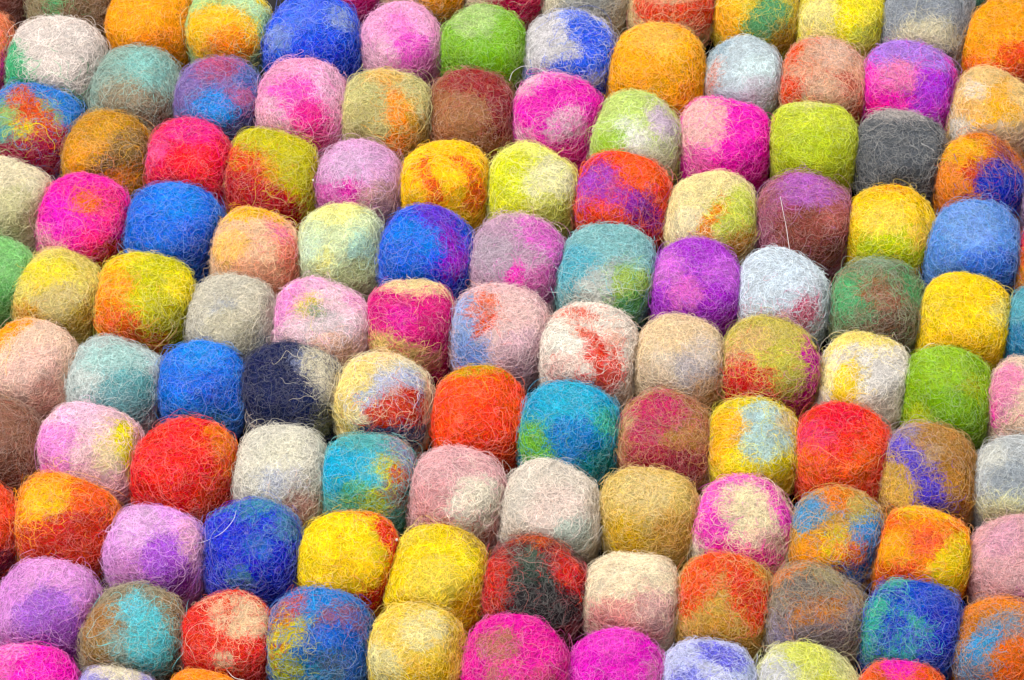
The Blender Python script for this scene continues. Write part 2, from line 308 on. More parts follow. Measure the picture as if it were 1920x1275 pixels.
    ((-39.14, 45.69), 10.72, 'lilac pink ball with a magenta streak, left of the yellow ball with red lines', 'd6a0cc', [((-0.15, -0.7, 0.7), (0.9, 0.21, 0.39), 0.28, 'd02aa0', 1.6), ((-0.63, -0.66, 0.41), (1, 0, 0), 0.4, 'd868b8', 1), ((0.51, -0.76, 0.41), (1, 0, 0), 0.5, 'c89a98', 1), ((-0.15, 0.07, 0.99), (1, 0, 0), 0.4, 'dcb4d8', 1)], {}),
    ((-17.34, 45.45), 11.33, 'golden yellow ball with thin red orange lines', 'ffc62c', [((0.63, -0.6, 0.49), (1, 0, 0), 0.25, 'f07818', 1), ((-0.38, -0.06, 0.92), (0.15, -0.99, -0), 0.07, 'e85a1c', 5), ((-0.19, -0.52, 0.84), (0.48, -0.79, -0.38), 0.08, 'e85a1c', 5), ((-0.17, -0.74, 0.65), (0.8, 0.28, 0.52), 0.07, 'e85a1c', 3), ((0.39, 0.06, 0.92), (0.77, -0.57, -0.29), 0.07, 'ea641c', 4), ((0.58, -0.34, 0.74), (0.25, -0.79, -0.56), 0.1, 'ec6a1c', 4)], {'fz': 0.5, 'warp': 0.2, 'mix': 0.02}),
    ((5.27, 43.45), 11.32, 'pale lemon ball with brighter yellow left side, beside the red and purple ball', 'eaea7a', [((-0.57, -0.25, 0.78), (0.25, 0.85, 0.46), 0.5, 'dade2c', 1.5), ((0.37, -0.22, 0.9), (1, 0, 0), 0.5, 'e8e2b0', 1), ((0.18, -0.88, 0.43), (1, 0, 0), 0.5, 'd0d060', 1)], {}),
    ((28.15, 40.23), 11.56, 'orange red ball blotched with purple', 'f04a20', [((-0.5, -0.07, 0.86), (1, 0, 0), 0.45, 'a848b8', 1), ((-0.03, -0.26, 0.97), (1, 0, 0), 0.3, 'c84878', 1), ((0.25, -0.5, 0.83), (0.83, -0.33, -0.45), 0.25, '9a3ab0', 2), ((0.54, -0.69, 0.47), (1, 0, 0), 0.35, '8a2f90', 1), ((0.41, 0.26, 0.88), (1, 0, 0), 0.4, 'ff5a14', 1), ((-0.5, -0.71, 0.5), (1, 0, 0), 0.4, 'f0401c', 1), ((0.26, -0.94, 0.21), (1, 0, 0), 0.4, 'b8203a', 1)], {}),
    ((50.73, 34.77), 11.18, 'cream ball with a slanting orange line and lime right half', 'efdca0', [((0.42, -0.38, 0.82), (1, 0, 0), 0.5, 'c8d058', 1), ((0.52, -0.77, 0.36), (1, 0, 0), 0.3, 'c88a40', 1), ((-0.52, -0.51, 0.68), (1, 0, 0), 0.4, 'f0e0b4', 1), ((0.53, 0.06, 0.85), (1, 0, 0), 0.25, 'd0d860', 1), ((-0.04, -0.48, 0.88), (0.47, 0.76, 0.44), 0.1, 'f28a3c', 7)], {'fz': 0.7}),
    ((74.19, 33.92), 11.73, 'mauve and reddish brown ball with one long white hair across it', 'a05c74', [((0.04, 0.33, 0.94), (1, 0, 0), 0.5, 'b868c0', 1), ((-0.27, -0.41, 0.87), (1, 0, 0), 0.3, 'a8405a', 1), ((0.11, -0.78, 0.61), (1, 0, 0), 0.7, '8a4a40', 1), ((0.6, -0.32, 0.74), (1, 0, 0), 0.3, 'b0625a', 1), ((-0.87, 0.22, 0.44), (1, 0, 0), 0.25, 'a86a5a', 1)], {'fz': 1.2}),
    ((96.28, 31.06), 11.26, 'yellow ball with a lime green lower half', 'ffd23a', [((-0.01, -0.78, 0.62), (0.98, 0.12, 0.16), 0.52, 'c4d41e', 1.6), ((-0.02, 0.72, 0.69), (0.99, -0.06, 0.09), 0.2, 'f8a838', 2), ((-0.19, -0.14, 0.97), (1, 0, 0), 0.4, 'ffdc60', 1), ((0.57, -0.41, 0.71), (1, 0, 0), 0.3, 'f5c85a', 1)], {'fz': 0.6}),
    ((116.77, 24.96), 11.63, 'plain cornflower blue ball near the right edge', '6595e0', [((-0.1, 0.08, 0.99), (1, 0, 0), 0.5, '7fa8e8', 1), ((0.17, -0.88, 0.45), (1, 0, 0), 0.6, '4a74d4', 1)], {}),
    ((-43.27, 25.4), 10.62, 'pale yellow green ball with a mint tint', 'd2deb0', [((0.51, -0.43, 0.74), (1, 0, 0), 0.35, 'b0d8c8', 1), ((-0.08, 0.61, 0.79), (1, 0, 0), 0.45, 'ece890', 1), ((-0.33, -0.56, 0.76), (1, 0, 0), 0.25, 'e0dc88', 1), ((-0.62, -0.31, 0.72), (1, 0, 0), 0.3, 'c8dcc0', 1), ((0.41, -0.87, 0.28), (1, 0, 0), 0.5, 'b8c490', 1)], {}),
    ((-21.64, 23.45), 11.68, 'blue ball with a purple right side, below the yellow ball with red lines', '2a58dc', [((-0.26, -0.12, 0.96), (1, 0, 0), 0.5, '2f7ce8', 1), ((0.2, 0.53, 0.82), (1, 0, 0), 0.35, '6a48d0', 1), ((-0.45, -0.66, 0.6), (1, 0, 0), 0.5, '2a68e0', 1), ((0.4, -0.78, 0.48), (1, 0, 0), 0.4, '3a3cc8', 1), ((0.63, -0.21, 0.75), (-0.04, 0.95, 0.3), 0.3, '9a38c8', 1.6), ((0.54, -0.57, 0.62), (1, 0, 0), 0.2, 'a030b8', 1)], {}),
    ((1.55, 21), 11.51, 'dusty mauve ball with a small magenta spot near its base', 'bc98b0', [((0.57, 0.21, 0.8), (0.71, -0.62, -0.34), 0.35, 'e070cc', 1.8), ((-0, -0.69, 0.73), (1, 0, 0), 0.25, 'f020b8', 1), ((0.09, 0.73, 0.68), (1, -0.09, -0.04), 0.2, 'e0c0c0', 3), ((0.47, -0.71, 0.52), (1, 0, 0), 0.4, 'c060a0', 1), ((-0.47, -0.17, 0.86), (1, 0, 0), 0.4, 'b4a0b0', 1)], {}),
    ((23.91, 16.73), 12.10, 'soft teal ball with grey sweep and yellow green spot', '86bcc0', [((-0.59, -0.12, 0.8), (1, 0, 0), 0.4, '5fb0c4', 1), ((-0.03, -0.58, 0.81), (0.71, 0.57, 0.43), 0.4, 'b8c0bc', 1.8), ((-0.21, -0.87, 0.45), (1, 0, 0), 0.45, 'c0c0b8', 1), ((0.35, -0.29, 0.89), (1, 0, 0), 0.2, '8ab890', 1), ((0.5, -0.58, 0.65), (1, 0, 0), 0.4, 'a0bc58', 1), ((0.45, -0.81, 0.37), (1, 0, 0), 0.35, '5aa05a', 1)], {}),
    ((46.52, 13.48), 11.22, 'orchid purple ball with a round pink centre', 'b048d0', [((-0.6, 0.11, 0.79), (1, 0, 0), 0.35, 'd878d8', 1), ((0.53, -0.04, 0.85), (1, 0, 0), 0.4, 'c868d8', 1), ((0.23, -0.76, 0.61), (1, 0, 0), 0.5, 'a038c0', 1), ((-0.24, -0.48, 0.84), (1, 0, 0), 0.3, 'e070c8', 1)], {'fz': 1.1}),
    ((68.27, 11.15), 11.66, 'icy white ball with crimson fibres at its lower right', 'd5e2ee', [((0.31, -0.68, 0.66), (0.5, 0.71, 0.5), 0.2, 'd05878', 2), ((0.22, -0.89, 0.41), (1, 0, 0), 0.25, 'c84868', 1), ((0.5, -0.43, 0.75), (1, 0, 0), 0.15, 'd88098', 1), ((-0.35, -0.79, 0.5), (0.94, -0.28, 0.22), 0.15, 'dca0b0', 3), ((0.7, -0.16, 0.69), (1, 0, 0), 0.3, 'c8d0d8', 1)], {'mix': 0.2, 'fz': 0.7}),
    ((91.56, 7.65), 11.44, 'shaggy green and brown ball below the yellow and lime ball', '6f7a58', [((-0.59, -0.01, 0.8), (1, 0, 0), 0.4, '5cb878', 1), ((0.71, 0.18, 0.68), (1, 0, 0), 0.3, '58b070', 1), ((-0.18, 0.05, 0.98), (1, 0, 0), 0.25, 'a06a48', 1), ((0.23, -0.21, 0.95), (1, 0, 0), 0.3, 'a06850', 1), ((-0.1, -0.71, 0.7), (1, 0, 0), 0.25, '50a070', 1), ((0.19, -0.84, 0.51), (1, 0, 0), 0.5, '6a5040', 1), ((-0.02, 0.74, 0.67), (1, 0, 0), 0.3, '90a890', 1)], {'fz': 1.6, 'mix': 0.16}),
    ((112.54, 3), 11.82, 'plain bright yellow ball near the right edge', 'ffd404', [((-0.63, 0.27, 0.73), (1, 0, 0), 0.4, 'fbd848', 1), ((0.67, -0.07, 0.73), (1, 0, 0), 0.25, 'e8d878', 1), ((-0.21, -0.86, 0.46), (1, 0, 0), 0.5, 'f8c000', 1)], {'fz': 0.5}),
    ((133.96, -0.46), 11.25, 'teal blue ball cut by the right edge beside the plain bright yellow ball', '3f90a8', [((-0.47, 0.32, 0.83), (1, 0, 0), 0.4, '62a8b8', 1), ((-0.68, -0.49, 0.54), (1, 0, 0), 0.4, '3a80b0', 1)], {}),
    ((-131.02, 15.27), 10.67, 'medium green ball cut by the left edge', '7fbc72', [((0.14, -0.82, 0.55), (1, 0, 0), 0.6, '5a9450', 1)], {}),
    ((-113.82, 11.69), 11.06, 'mustard tan ball right of the green ball on the left edge', 'd9c66a', [((-0.09, 0.15, 0.98), (0.99, -0.03, 0.1), 0.35, 'ecd84a', 2), ((0.13, -0.64, 0.76), (1, 0, 0), 0.5, 'cdb878', 1), ((0.56, -0.77, 0.3), (1, 0, 0), 0.4, 'c0a048', 1), ((-0.57, -0.67, 0.48), (1, 0, 0), 0.25, 'dca040', 1)], {}),
    ((-92.48, 8.37), 12.60, 'large olive yellow ball with orange left side and red orange wedge', 'c8c22a', [((-0.59, -0.01, 0.81), (1, 0, 0), 0.4, 'fba030', 1), ((-0.58, -0.61, 0.54), (1, 0, 0), 0.45, 'f57a18', 1), ((-0.23, -0.78, 0.58), (1, 0, 0), 0.35, 'e85a1c', 1), ((0.77, 0.04, 0.64), (1, 0, 0), 0.3, 'fbe030', 1), ((-0.35, 0.61, 0.71), (1, 0, 0), 0.25, 'fcd030', 1), ((0.56, -0.67, 0.49), (1, 0, 0), 0.45, 'a8a030', 1), ((0.08, -0.97, 0.22), (1, 0, 0), 0.4, 'c86028', 1)], {}),
    ((-69.98, 4.11), 11.12, 'light grey beige ball directly below the peach ball', 'c6c0b0', [((-0.02, -0.22, 0.97), (1, 0, 0), 0.35, 'b0b2b6', 1), ((0.35, -0.86, 0.38), (1, 0, 0), 0.5, '7f8488', 1), ((0.08, -0.64, 0.77), (1, 0, 0), 0.5, 'bfb8a0', 1), ((0.53, 0.08, 0.85), (1, 0, 0), 0.4, 'd0c8b4', 1)], {}),  # dark grey patch at the base paints the shaded underside
    ((-47.59, 2.07), 11.61, 'pale pink ball with one small yellow spot', 'ebc4d0', [((0.01, 0.74, 0.67), (1, 0, 0), 0.25, 'f0b0d8', 1), ((0.15, -0.49, 0.86), (1, 0, 0), 0.4, 'd8c8cc', 1), ((0.23, -0.9, 0.36), (1, 0, 0), 0.5, 'dcae9a', 1), ((-0.68, 0.16, 0.71), (0.52, 0.79, 0.32), 0.25, 'f090d0', 3), ((0.68, 0.31, 0.66), (1, 0, 0), 0.3, 'eca0cc', 1), ((-0.24, 0.12, 0.96), (1, 0, 0), 0.22, 'd8c840', 1), ((-0.07, -0.04, 1), (1, 0, 0), 0.12, '8a9a80', 1)], {'fz': 0.8}),
    ((-25.51, 2.77), 10.66, 'crimson ball with a cream cap and cream underside', 'd41278', [((-0.16, -0.22, 0.96), (1, 0, 0), 0.3, 'e030a0', 1), ((0.59, -0.47, 0.66), (1, 0, 0), 0.4, 'c01068', 1), ((0.14, 0.74, 0.66), (0.99, -0.12, -0.08), 0.4, 'eed29c', 2.2), ((-0.31, -0.85, 0.42), (0.94, -0.33, 0.01), 0.36, 'e2c27a', 2.2), ((0.44, -0.88, 0.17), (1, 0, 0), 0.3, 'c89878', 1)], {'warp': 0.5, 'mix': 0.05}),
    ((-3.13, 0.06), 11.90, 'blush pink ball with a light blue left side and orange streak', 'e0b8ba', [((-0.66, 0.15, 0.74), (1, 0, 0), 0.35, '9ab0e0', 1), ((-0.61, -0.65, 0.46), (1, 0, 0), 0.4, '7a9ae0', 1), ((-0.56, -0.31, 0.77), (1, 0, 0), 0.25, '90a8d8', 1), ((0.29, -0.1, 0.95), (1, 0, 0), 0.5, 'e8c4c0', 1), ((0.47, -0.7, 0.54), (1, 0, 0), 0.5, 'cfaab4', 1), ((-0.28, 0.26, 0.92), (0.72, 0.7, 0.02), 0.1, 'e87050', 3), ((-0.33, -0.19, 0.93), (0.54, 0.76, 0.35), 0.12, 'ee6040', 2)], {}),
    ((19.19, -6.32), 11.96, 'white ball with a branching red streak', 'f0e2d4', [((-0.4, -0.17, 0.9), (1, 0, 0), 0.3, 'f4f2e4', 1), ((-0.49, -0.63, 0.6), (1, 0, 0), 0.35, 'ecc8bc', 1), ((0.41, -0.06, 0.91), (1, 0, 0), 0.2, 'f0b8a4', 1), ((0.12, -0.35, 0.93), (0.2, -0.91, -0.37), 0.17, 'e8483c', 3.4), ((0.26, -0.74, 0.62), (1, 0, 0), 0.25, 'e05048', 1), ((-0.21, -0.86, 0.47), (0.97, -0.14, 0.18), 0.13, 'd8605a', 4), ((-0.29, 0.55, 0.78), (0.93, -0.04, 0.37), 0.1, 'e88070', 5), ((0.45, -0.47, 0.76), (0.47, 0.85, 0.24), 0.09, 'e46058', 4), ((-0.11, 0.05, 0.99), (0.52, -0.85, 0.1), 0.08, 'e87868', 4)], {'fz': 0.7}),
    ((41.59, -8.32), 10.86, 'cream ball with a grey lilac smudge, right of the white ball with red streak', 'e8cca4', [((0.28, -0.61, 0.74), (0.82, -0.25, -0.52), 0.4, 'b8aeb0', 1.5), ((-0.33, -0.37, 0.87), (1, 0, 0), 0.2, 'e0d0bc', 1), ((0.43, -0.05, 0.9), (1, 0, 0), 0.3, 'dcccc0', 1), ((0.54, -0.81, 0.23), (1, 0, 0), 0.4, 'c8a080', 1), ((-0.51, -0.68, 0.52), (1, 0, 0), 0.4, 'dcc4a8', 1)], {}),
    ((63.92, -10.38), 11.94, 'olive ball with red lower left and magenta right rim', 'c4b45a', [((-0.62, -0.19, 0.76), (1, 0, 0), 0.35, 'e0a078', 1), ((0.12, -0.21, 0.97), (1, 0, 0), 0.4, 'c8c050', 1), ((0.12, -0.69, 0.71), (1, 0, 0), 0.4, 'a8a048', 1), ((-0.33, 0.28, 0.9), (1, 0, 0), 0.3, 'dcb87a', 1), ((-0.58, -0.66, 0.49), (1, 0, 0), 0.5, 'd03a38', 1), ((-0.21, -0.58, 0.78), (1, 0, 0), 0.2, 'd84a40', 1), ((0.79, -0.28, 0.55), (0.02, 0.9, 0.43), 0.28, 'c82a9a', 2.5), ((0.52, -0.83, 0.18), (0.74, 0.55, 0.38), 0.3, 'b02080', 2)], {'mix': 0.15}),
    ((87.2, -13.59), 11.33, 'ivory ball with a vertical yellow band', 'e6dccc', [((0.19, -0.2, 0.96), (1, 0, 0), 0.5, 'e4ded8', 1), ((-0.85, -0.04, 0.52), (1, 0, 0), 0.3, 'f6e4a0', 1), ((-0.45, -0.42, 0.79), (0.09, 0.85, 0.51), 0.24, 'ffd848', 3.2), ((-0.11, 0.75, 0.65), (0.99, 0.03, 0.12), 0.35, 'fde480', 2.2)], {'fz': 0.6}),
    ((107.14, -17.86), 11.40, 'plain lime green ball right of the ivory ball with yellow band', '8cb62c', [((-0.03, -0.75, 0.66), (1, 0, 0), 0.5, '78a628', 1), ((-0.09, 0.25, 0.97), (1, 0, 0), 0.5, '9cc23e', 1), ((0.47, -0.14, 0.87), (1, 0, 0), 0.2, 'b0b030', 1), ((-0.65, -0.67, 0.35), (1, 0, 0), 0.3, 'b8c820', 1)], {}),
    ((127.53, -20.13), 11.00, 'cream ball with a pink left side, cut by the right edge', 'e8c8b0', [((-0.09, 0.39, 0.92), (1, 0, 0), 0.4, 'ecd0b8', 1), ((-0.67, -0.06, 0.74), (0.42, 0.79, 0.44), 0.35, 'ee90b8', 2), ((-0.83, -0.39, 0.4), (1, 0, 0), 0.2, 'f050a8', 1)], {}),
    ((-118.81, -9.74), 11.05, 'pale peach ball with an orange upper left rim, at the left edge', 'ecc8b0', [((0.14, -0.55, 0.82), (1, 0, 0), 0.6, 'e8beb0', 1), ((0.39, -0.86, 0.32), (1, 0, 0), 0.4, 'd8a090', 1), ((-0.64, 0.48, 0.6), (0.72, 0.64, 0.27), 0.3, 'ffa030', 3)], {'fz': 0.6}),
    ((-97.66, -14.43), 11.57, 'pale grey ball with a teal front, left of the bright blue ball', 'b4c0be', [((-0.47, -0.24, 0.85), (1, 0, 0), 0.3, 'ccd4d0', 1), ((0.65, -0.07, 0.76), (1, 0, 0), 0.3, 'c0c8cc', 1), ((0.09, 0.18, 0.98), (0.99, 0.06, -0.1), 0.35, 'a8ccc8', 2), ((0.3, -0.6, 0.74), (1, 0, 0), 0.5, '5f9ea4', 1), ((0.1, -0.89, 0.45), (1, 0, 0), 0.5, '6a98a0', 1)], {}),
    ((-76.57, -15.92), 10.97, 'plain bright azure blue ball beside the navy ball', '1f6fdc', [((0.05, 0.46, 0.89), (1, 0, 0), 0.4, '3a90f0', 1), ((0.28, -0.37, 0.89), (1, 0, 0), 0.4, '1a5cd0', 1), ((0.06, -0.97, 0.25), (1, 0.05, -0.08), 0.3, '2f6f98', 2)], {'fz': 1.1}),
    ((-54.24, -16.62), 11.76, 'shaggy navy blue ball with a cream right side', '161f4a', [((0.32, 0.28, 0.9), (1, 0, 0), 0.3, '7880a0', 1), ((0.68, 0.06, 0.73), (0.47, -0.8, -0.38), 0.4, 'cfc6ae', 1.6), ((0.61, -0.69, 0.38), (1, 0, 0), 0.3, '55554e', 1), ((0.69, -0.72, 0.09), (1, 0, 0), 0.3, '8a8458', 1), ((-0.73, -0.67, -0.15), (1, 0, 0), 0.3, 'd8c8b0', 1)], {'fz': 1.4, 'pale': 0.7}),
    ((-31.93, -20.44), 11.69, 'cream yellow ball with a blue grey and brick red front', 'eadcb4', [((-0.64, 0.03, 0.77), (0.46, 0.82, 0.34), 0.4, 'f8dc8a', 2), ((0.22, -0.03, 0.97), (1, 0, 0), 0.4, 'b4b8d4', 1), ((-0.15, -0.38, 0.91), (1, 0, 0), 0.25, 'a8b4cc', 1), ((0.59, 0.01, 0.81), (1, 0, 0), 0.3, 'a4aed0', 1), ((0.32, -0.25, 0.91), (1, 0, 0), 0.25, 'c89a90', 1), ((0.37, -0.55, 0.75), (0.9, 0.42, -0.13), 0.4, 'c83a28', 1.5), ((0.31, -0.9, 0.31), (0.94, 0.23, -0.26), 0.4, '3a4a70', 2), ((-0.69, -0.69, 0.22), (1, 0, 0), 0.3, 'f0cc60', 1), ((0.01, 0.76, 0.65), (1, 0, 0), 0.3, 'f0c890', 1)], {}),
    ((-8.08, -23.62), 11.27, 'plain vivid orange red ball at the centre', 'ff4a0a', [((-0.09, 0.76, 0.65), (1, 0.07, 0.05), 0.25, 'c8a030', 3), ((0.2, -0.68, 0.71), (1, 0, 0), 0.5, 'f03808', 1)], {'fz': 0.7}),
    ((14.08, -28.58), 11.84, 'turquoise blue ball with a green left side', '2a9cc8', [((-0.01, 0.25, 0.97), (1, 0, 0), 0.5, '40b0d0', 1), ((0.08, -0.54, 0.84), (1, 0, 0), 0.45, '2080cc', 1), ((-0.72, -0.49, 0.49), (1, 0, 0), 0.4, '78c048', 1), ((0.73, -0.12, 0.68), (1, 0, 0), 0.25, '48b090', 1), ((0.55, -0.76, 0.34), (1, 0, 0), 0.4, '2a8a90', 1)], {}),
    ((37.46, -31.56), 11.23, 'shaggy tan brown ball streaked with crimson', 'b07a50', [((-0.22, 0.34, 0.91), (0.96, 0.25, 0.13), 0.35, 'c83a6a', 1.8), ((-0.32, -0.26, 0.91), (1, 0, 0), 0.35, 'b84060', 1), ((0.24, -0.45, 0.86), (1, 0, 0), 0.4, 'b88848', 1), ((-0.23, -0.79, 0.57), (1, 0, 0), 0.5, 'a83848', 1), ((0.44, -0.75, 0.5), (1, 0, 0), 0.4, '943440', 1), ((-0.78, 0.13, 0.62), (1, 0, 0), 0.25, 'c8a878', 1)], {'fz': 1.5, 'mix': 0.14}),
    ((58.92, -32.73), 11.18, 'pale blue grey ball with a yellow base and orange left side', 'e8d040', [((-0.53, -0.66, 0.53), (0.85, -0.39, 0.35), 0.35, 'fae420', 2), ((0.32, -0.8, 0.51), (0.95, 0.29, -0.14), 0.3, 'e0cc30', 2), ((0.23, 0.04, 0.97), (1, 0, 0), 0.58, 'b4d2d4', 1), ((0.07, -0.37, 0.93), (1, 0, 0), 0.3, 'b0ccc8', 1), ((-0.62, -0.02, 0.79), (0.36, 0.89, 0.3), 0.33, 'ffb838', 1.7), ((0.63, 0.29, 0.72), (1, 0, 0), 0.25, 'dcc8a0', 1), ((0.24, -0.95, 0.19), (1, 0, 0), 0.25, 'c8b060', 1)], {'warp': 0.7}),
    ((80.48, -35.19), 11.55, 'coral red ball with orange tints, below the ivory ball', 'f04524', [((-0.54, 0.01, 0.84), (1, 0, 0), 0.35, 'e85070', 1), ((-0.04, 0.56, 0.83), (1, 0, 0), 0.4, 'ee3040', 1), ((0.19, -0.6, 0.78), (1, 0, 0), 0.4, 'f5682a', 1), ((-0.64, -0.42, 0.64), (1, 0, 0), 0.3, 'f87030', 1), ((-0.09, -0.28, 0.96), (0.53, 0.8, 0.28), 0.2, 'f03020', 2)], {}),
    ((101.27, -40.53), 11.43, 'tan brown ball with a violet band and a golden spot', 'b8864a', [((-0.6, 0.53, 0.6), (1, 0, 0), 0.35, 'a090a8', 1), ((0.08, -0.08, 0.99), (1, 0, 0), 0.3, 'b89a80', 1), ((0.46, -0.4, 0.79), (1, 0, 0), 0.5, 'b07c3c', 1), ((0.1, -0.94, 0.32), (1, 0, 0), 0.3, '6048a0', 1), ((-0.49, 0.05, 0.87), (0.34, -0.91, 0.24), 0.24, '6a58d8', 2), ((-0.12, -0.6, 0.79), (0.44, -0.75, -0.5), 0.26, '5a48d0', 2), ((-0.07, -0.82, 0.56), (1, 0, 0), 0.25, '5a48d0', 1), ((-0.71, -0.4, 0.58), (1, 0, 0), 0.4, 'e6ba58', 1)], {'fz': 1.2}),
    ((122.97, -43.14), 10.97, 'grey ball with a cream base, cut by the right edge', 'b8bcbe', [((-0.14, -0.27, 0.95), (1, 0, 0), 0.5, '98a0a8', 1), ((-0.12, -0.87, 0.47), (0.99, -0.07, 0.13), 0.4, 'd8d4a4', 2.5), ((-0.54, 0.39, 0.74), (1, 0, 0), 0.3, 'd0d0c8', 1)], {}),
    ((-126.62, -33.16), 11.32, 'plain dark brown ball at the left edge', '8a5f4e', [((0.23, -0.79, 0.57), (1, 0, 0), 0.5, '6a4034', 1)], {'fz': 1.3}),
    ((-102.88, -34.69), 12.19, 'pale pink ball with a yellow streak and magenta left edge', 'ecc0c8', [((-0.14, 0.57, 0.81), (1, 0, 0), 0.4, 'f0c4dc', 1), ((0.2, -0.84, 0.5), (1, 0, 0), 0.5, 'dca8b0', 1), ((0.44, -0.32, 0.84), (1, 0, 0), 0.3, 'ecd4a8', 1), ((-0.62, -0.26, 0.74), (0.23, 0.84, 0.49), 0.35, 'f090d8', 2), ((-0.64, -0.72, 0.28), (1, 0, 0), 0.3, 'f060b8', 1), ((0.67, -0.1, 0.73), (0.34, -0.84, -0.42), 0.2, 'f0dc30', 2.5)], {'fz': 0.6}),
    ((-79.69, -39.17), 12.46, 'large scarlet red ball with an orange right shoulder', 'ea1c14', [((0.71, 0.21, 0.67), (1, 0, 0), 0.35, 'f88028', 1), ((0.85, -0.22, 0.47), (1, 0, 0), 0.3, 'e07040', 1), ((0.63, -0.72, 0.29), (1, 0, 0), 0.4, 'c03818', 1)], {}),
    ((-56.29, -40.36), 11.23, 'off white ball with faint blue grey flecks, below the navy ball', 'd6d1c2', [((-0.12, -0.45, 0.88), (1, 0, 0), 0.25, 'b4b8c6', 1), ((0.3, -0.51, 0.81), (1, 0, 0), 0.2, 'bcbcc8', 1), ((0.42, -0.88, 0.22), (1, 0, 0), 0.4, 'c0948a', 1), ((0.05, 0.14, 0.99), (1, 0, 0), 0.4, 'e2ddc8', 1)], {'mix': 0.16}),
    ((-34.3, -41.58), 11.42, 'turquoise ball patched with yellow, green and brown', '5aa8a8', [((-0.53, -0.2, 0.82), (1, 0, 0), 0.45, '3ab0dc', 1), ((0.04, -0.08, 1), (1, 0, 0), 0.35, '4cb8d8', 1), ((0.68, 0.2, 0.7), (1, 0, 0), 0.35, '8a88a8', 1), ((-0.24, -0.66, 0.71), (1, 0, 0), 0.3, '60b078', 1), ((0.51, -0.57, 0.65), (1, 0, 0), 0.3, '8a6a60', 1), ((0.57, 0.61, 0.54), (1, 0, 0), 0.25, 'b88a78', 1), ((0.41, -0.18, 0.89), (0.63, -0.65, -0.42), 0.22, 'dcd040', 1.5), ((0.55, -0.28, 0.78), (1, 0, 0), 0.15, 'd85a40', 1), ((0.08, -0.79, 0.6), (1, 0, 0), 0.3, 'b4c030', 1)], {'mix': 0.15}),
    ((-13.27, -46.81), 11.73, 'dusty rose ball with a large round cream patch', 'e0acb0', [((-0.46, -0.47, 0.75), (1, 0, 0), 0.4, 'd89a9c', 1), ((0.11, -0.94, 0.33), (0.99, 0.1, -0.05), 0.4, 'c07868', 2), ((0.39, -0.45, 0.8), (1, 0, 0), 0.5, 'e6dcc8', 1)], {}),
    ((9.36, -50.82), 11.71, 'plain ivory white ball right of the dusty rose ball', 'ddd2c4', [((0.08, -0.35, 0.93), (1, 0, 0), 0.5, 'e4cfc4', 1), ((0.37, -0.75, 0.54), (1, 0, 0), 0.35, 'b8c4b8', 1), ((-0.57, -0.74, 0.34), (1, 0, 0), 0.3, 'd8bca4', 1)], {}),
    ((33.31, -51.35), 11.46, 'plain golden tan ball', 'd9b96a', [((-0.5, -0.72, 0.48), (1, 0, 0), 0.4, 'd8ac34', 1), ((-0.03, 0.15, 0.99), (1, 0, 0), 0.5, 'e0c684', 1), ((0.44, -0.68, 0.59), (1, 0, 0), 0.4, 'c89c50', 1)], {}),
    ((55.88, -55.54), 12.02, 'cream ball circled by a bright pink band', 'e8d8b0', [((0.42, -0.68, 0.6), (1, 0, 0), 0.35, 'dcb0a4', 1), ((-0.85, -0.51, 0.11), (1, 0, 0), 0.3, 'e0d4c4', 1), ((-0.62, -0.34, 0.71), (0.14, -0.94, -0.32), 0.23, 'f04cc0', 3), ((-0.01, 0.78, 0.62), (1, -0.03, 0.06), 0.26, 'f870c8', 3.5), ((0.8, 0.05, 0.6), (0.36, -0.83, -0.42), 0.28, 'f050c0', 2.5), ((0.03, -0.83, 0.55), (0.96, -0.13, -0.25), 0.24, 'f03aa0', 3), ((-0.73, 0.39, 0.56), (0.64, 0.68, 0.35), 0.27, 'f868c8', 2)], {}),
    ((77.94, -58.59), 11.28, 'orange, yellow and blue patchwork ball below the coral red ball', 'c8944a', [((-0.55, -0.54, 0.63), (1, 0, 0), 0.4, 'f59a28', 1), ((0.61, -0.15, 0.78), (0.29, -0.87, -0.4), 0.36, '4a90d8', 2), ((0.4, -0.77, 0.5), (1, 0, 0), 0.42, '3f68b0', 1), ((0.19, -0.58, 0.79), (1, 0, 0), 0.28, 'e0602c', 1), ((-0.53, 0.26, 0.81), (1, 0, 0), 0.36, '5a98c8', 1), ((-0.04, 0.58, 0.82), (1, 0, 0), 0.25, 'f0803a', 1), ((0.41, 0.28, 0.87), (1, 0, 0), 0.25, 'c0b060', 1), ((-0.09, -0.43, 0.9), (0.43, 0.8, 0.43), 0.12, 'e8d040', 3)], {'mix': 0.14}),
    ((98.48, -62.98), 11.26, 'bright orange ball with yellow crown and yellow right side', 'fb8a2c', [((-0.12, 0.76, 0.64), (0.99, 0.02, 0.17), 0.35, 'ffc830', 2), ((0.52, -0.52, 0.68), (0.4, 0.85, 0.34), 0.45, 'f5d020', 1.6), ((-0.56, -0.69, 0.45), (1, 0, 0), 0.4, 'f4582a', 1), ((-0.01, -0.06, 1), (1, 0, 0), 0.3, 'f56a4a', 1), ((-0.7, 0.45, 0.56), (1, 0, 0), 0.3, 'f8703a', 1), ((-0.57, -0.17, 0.81), (1, 0, 0), 0.3, 'fca838', 1), ((0.68, -0.02, 0.73), (1, 0, 0), 0.25, 'fbd828', 1)], {'fz': 0.6}),
    ((120.2, -65.52), 11.15, 'plain dusty pink ball at the right edge', 'dca8ac', [((-0.28, 0.32, 0.9), (1, 0, 0), 0.4, 'd8a0b4', 1), ((0.08, -0.93, 0.35), (1, 0, 0), 0.3, 'b060a0', 1)], {}),
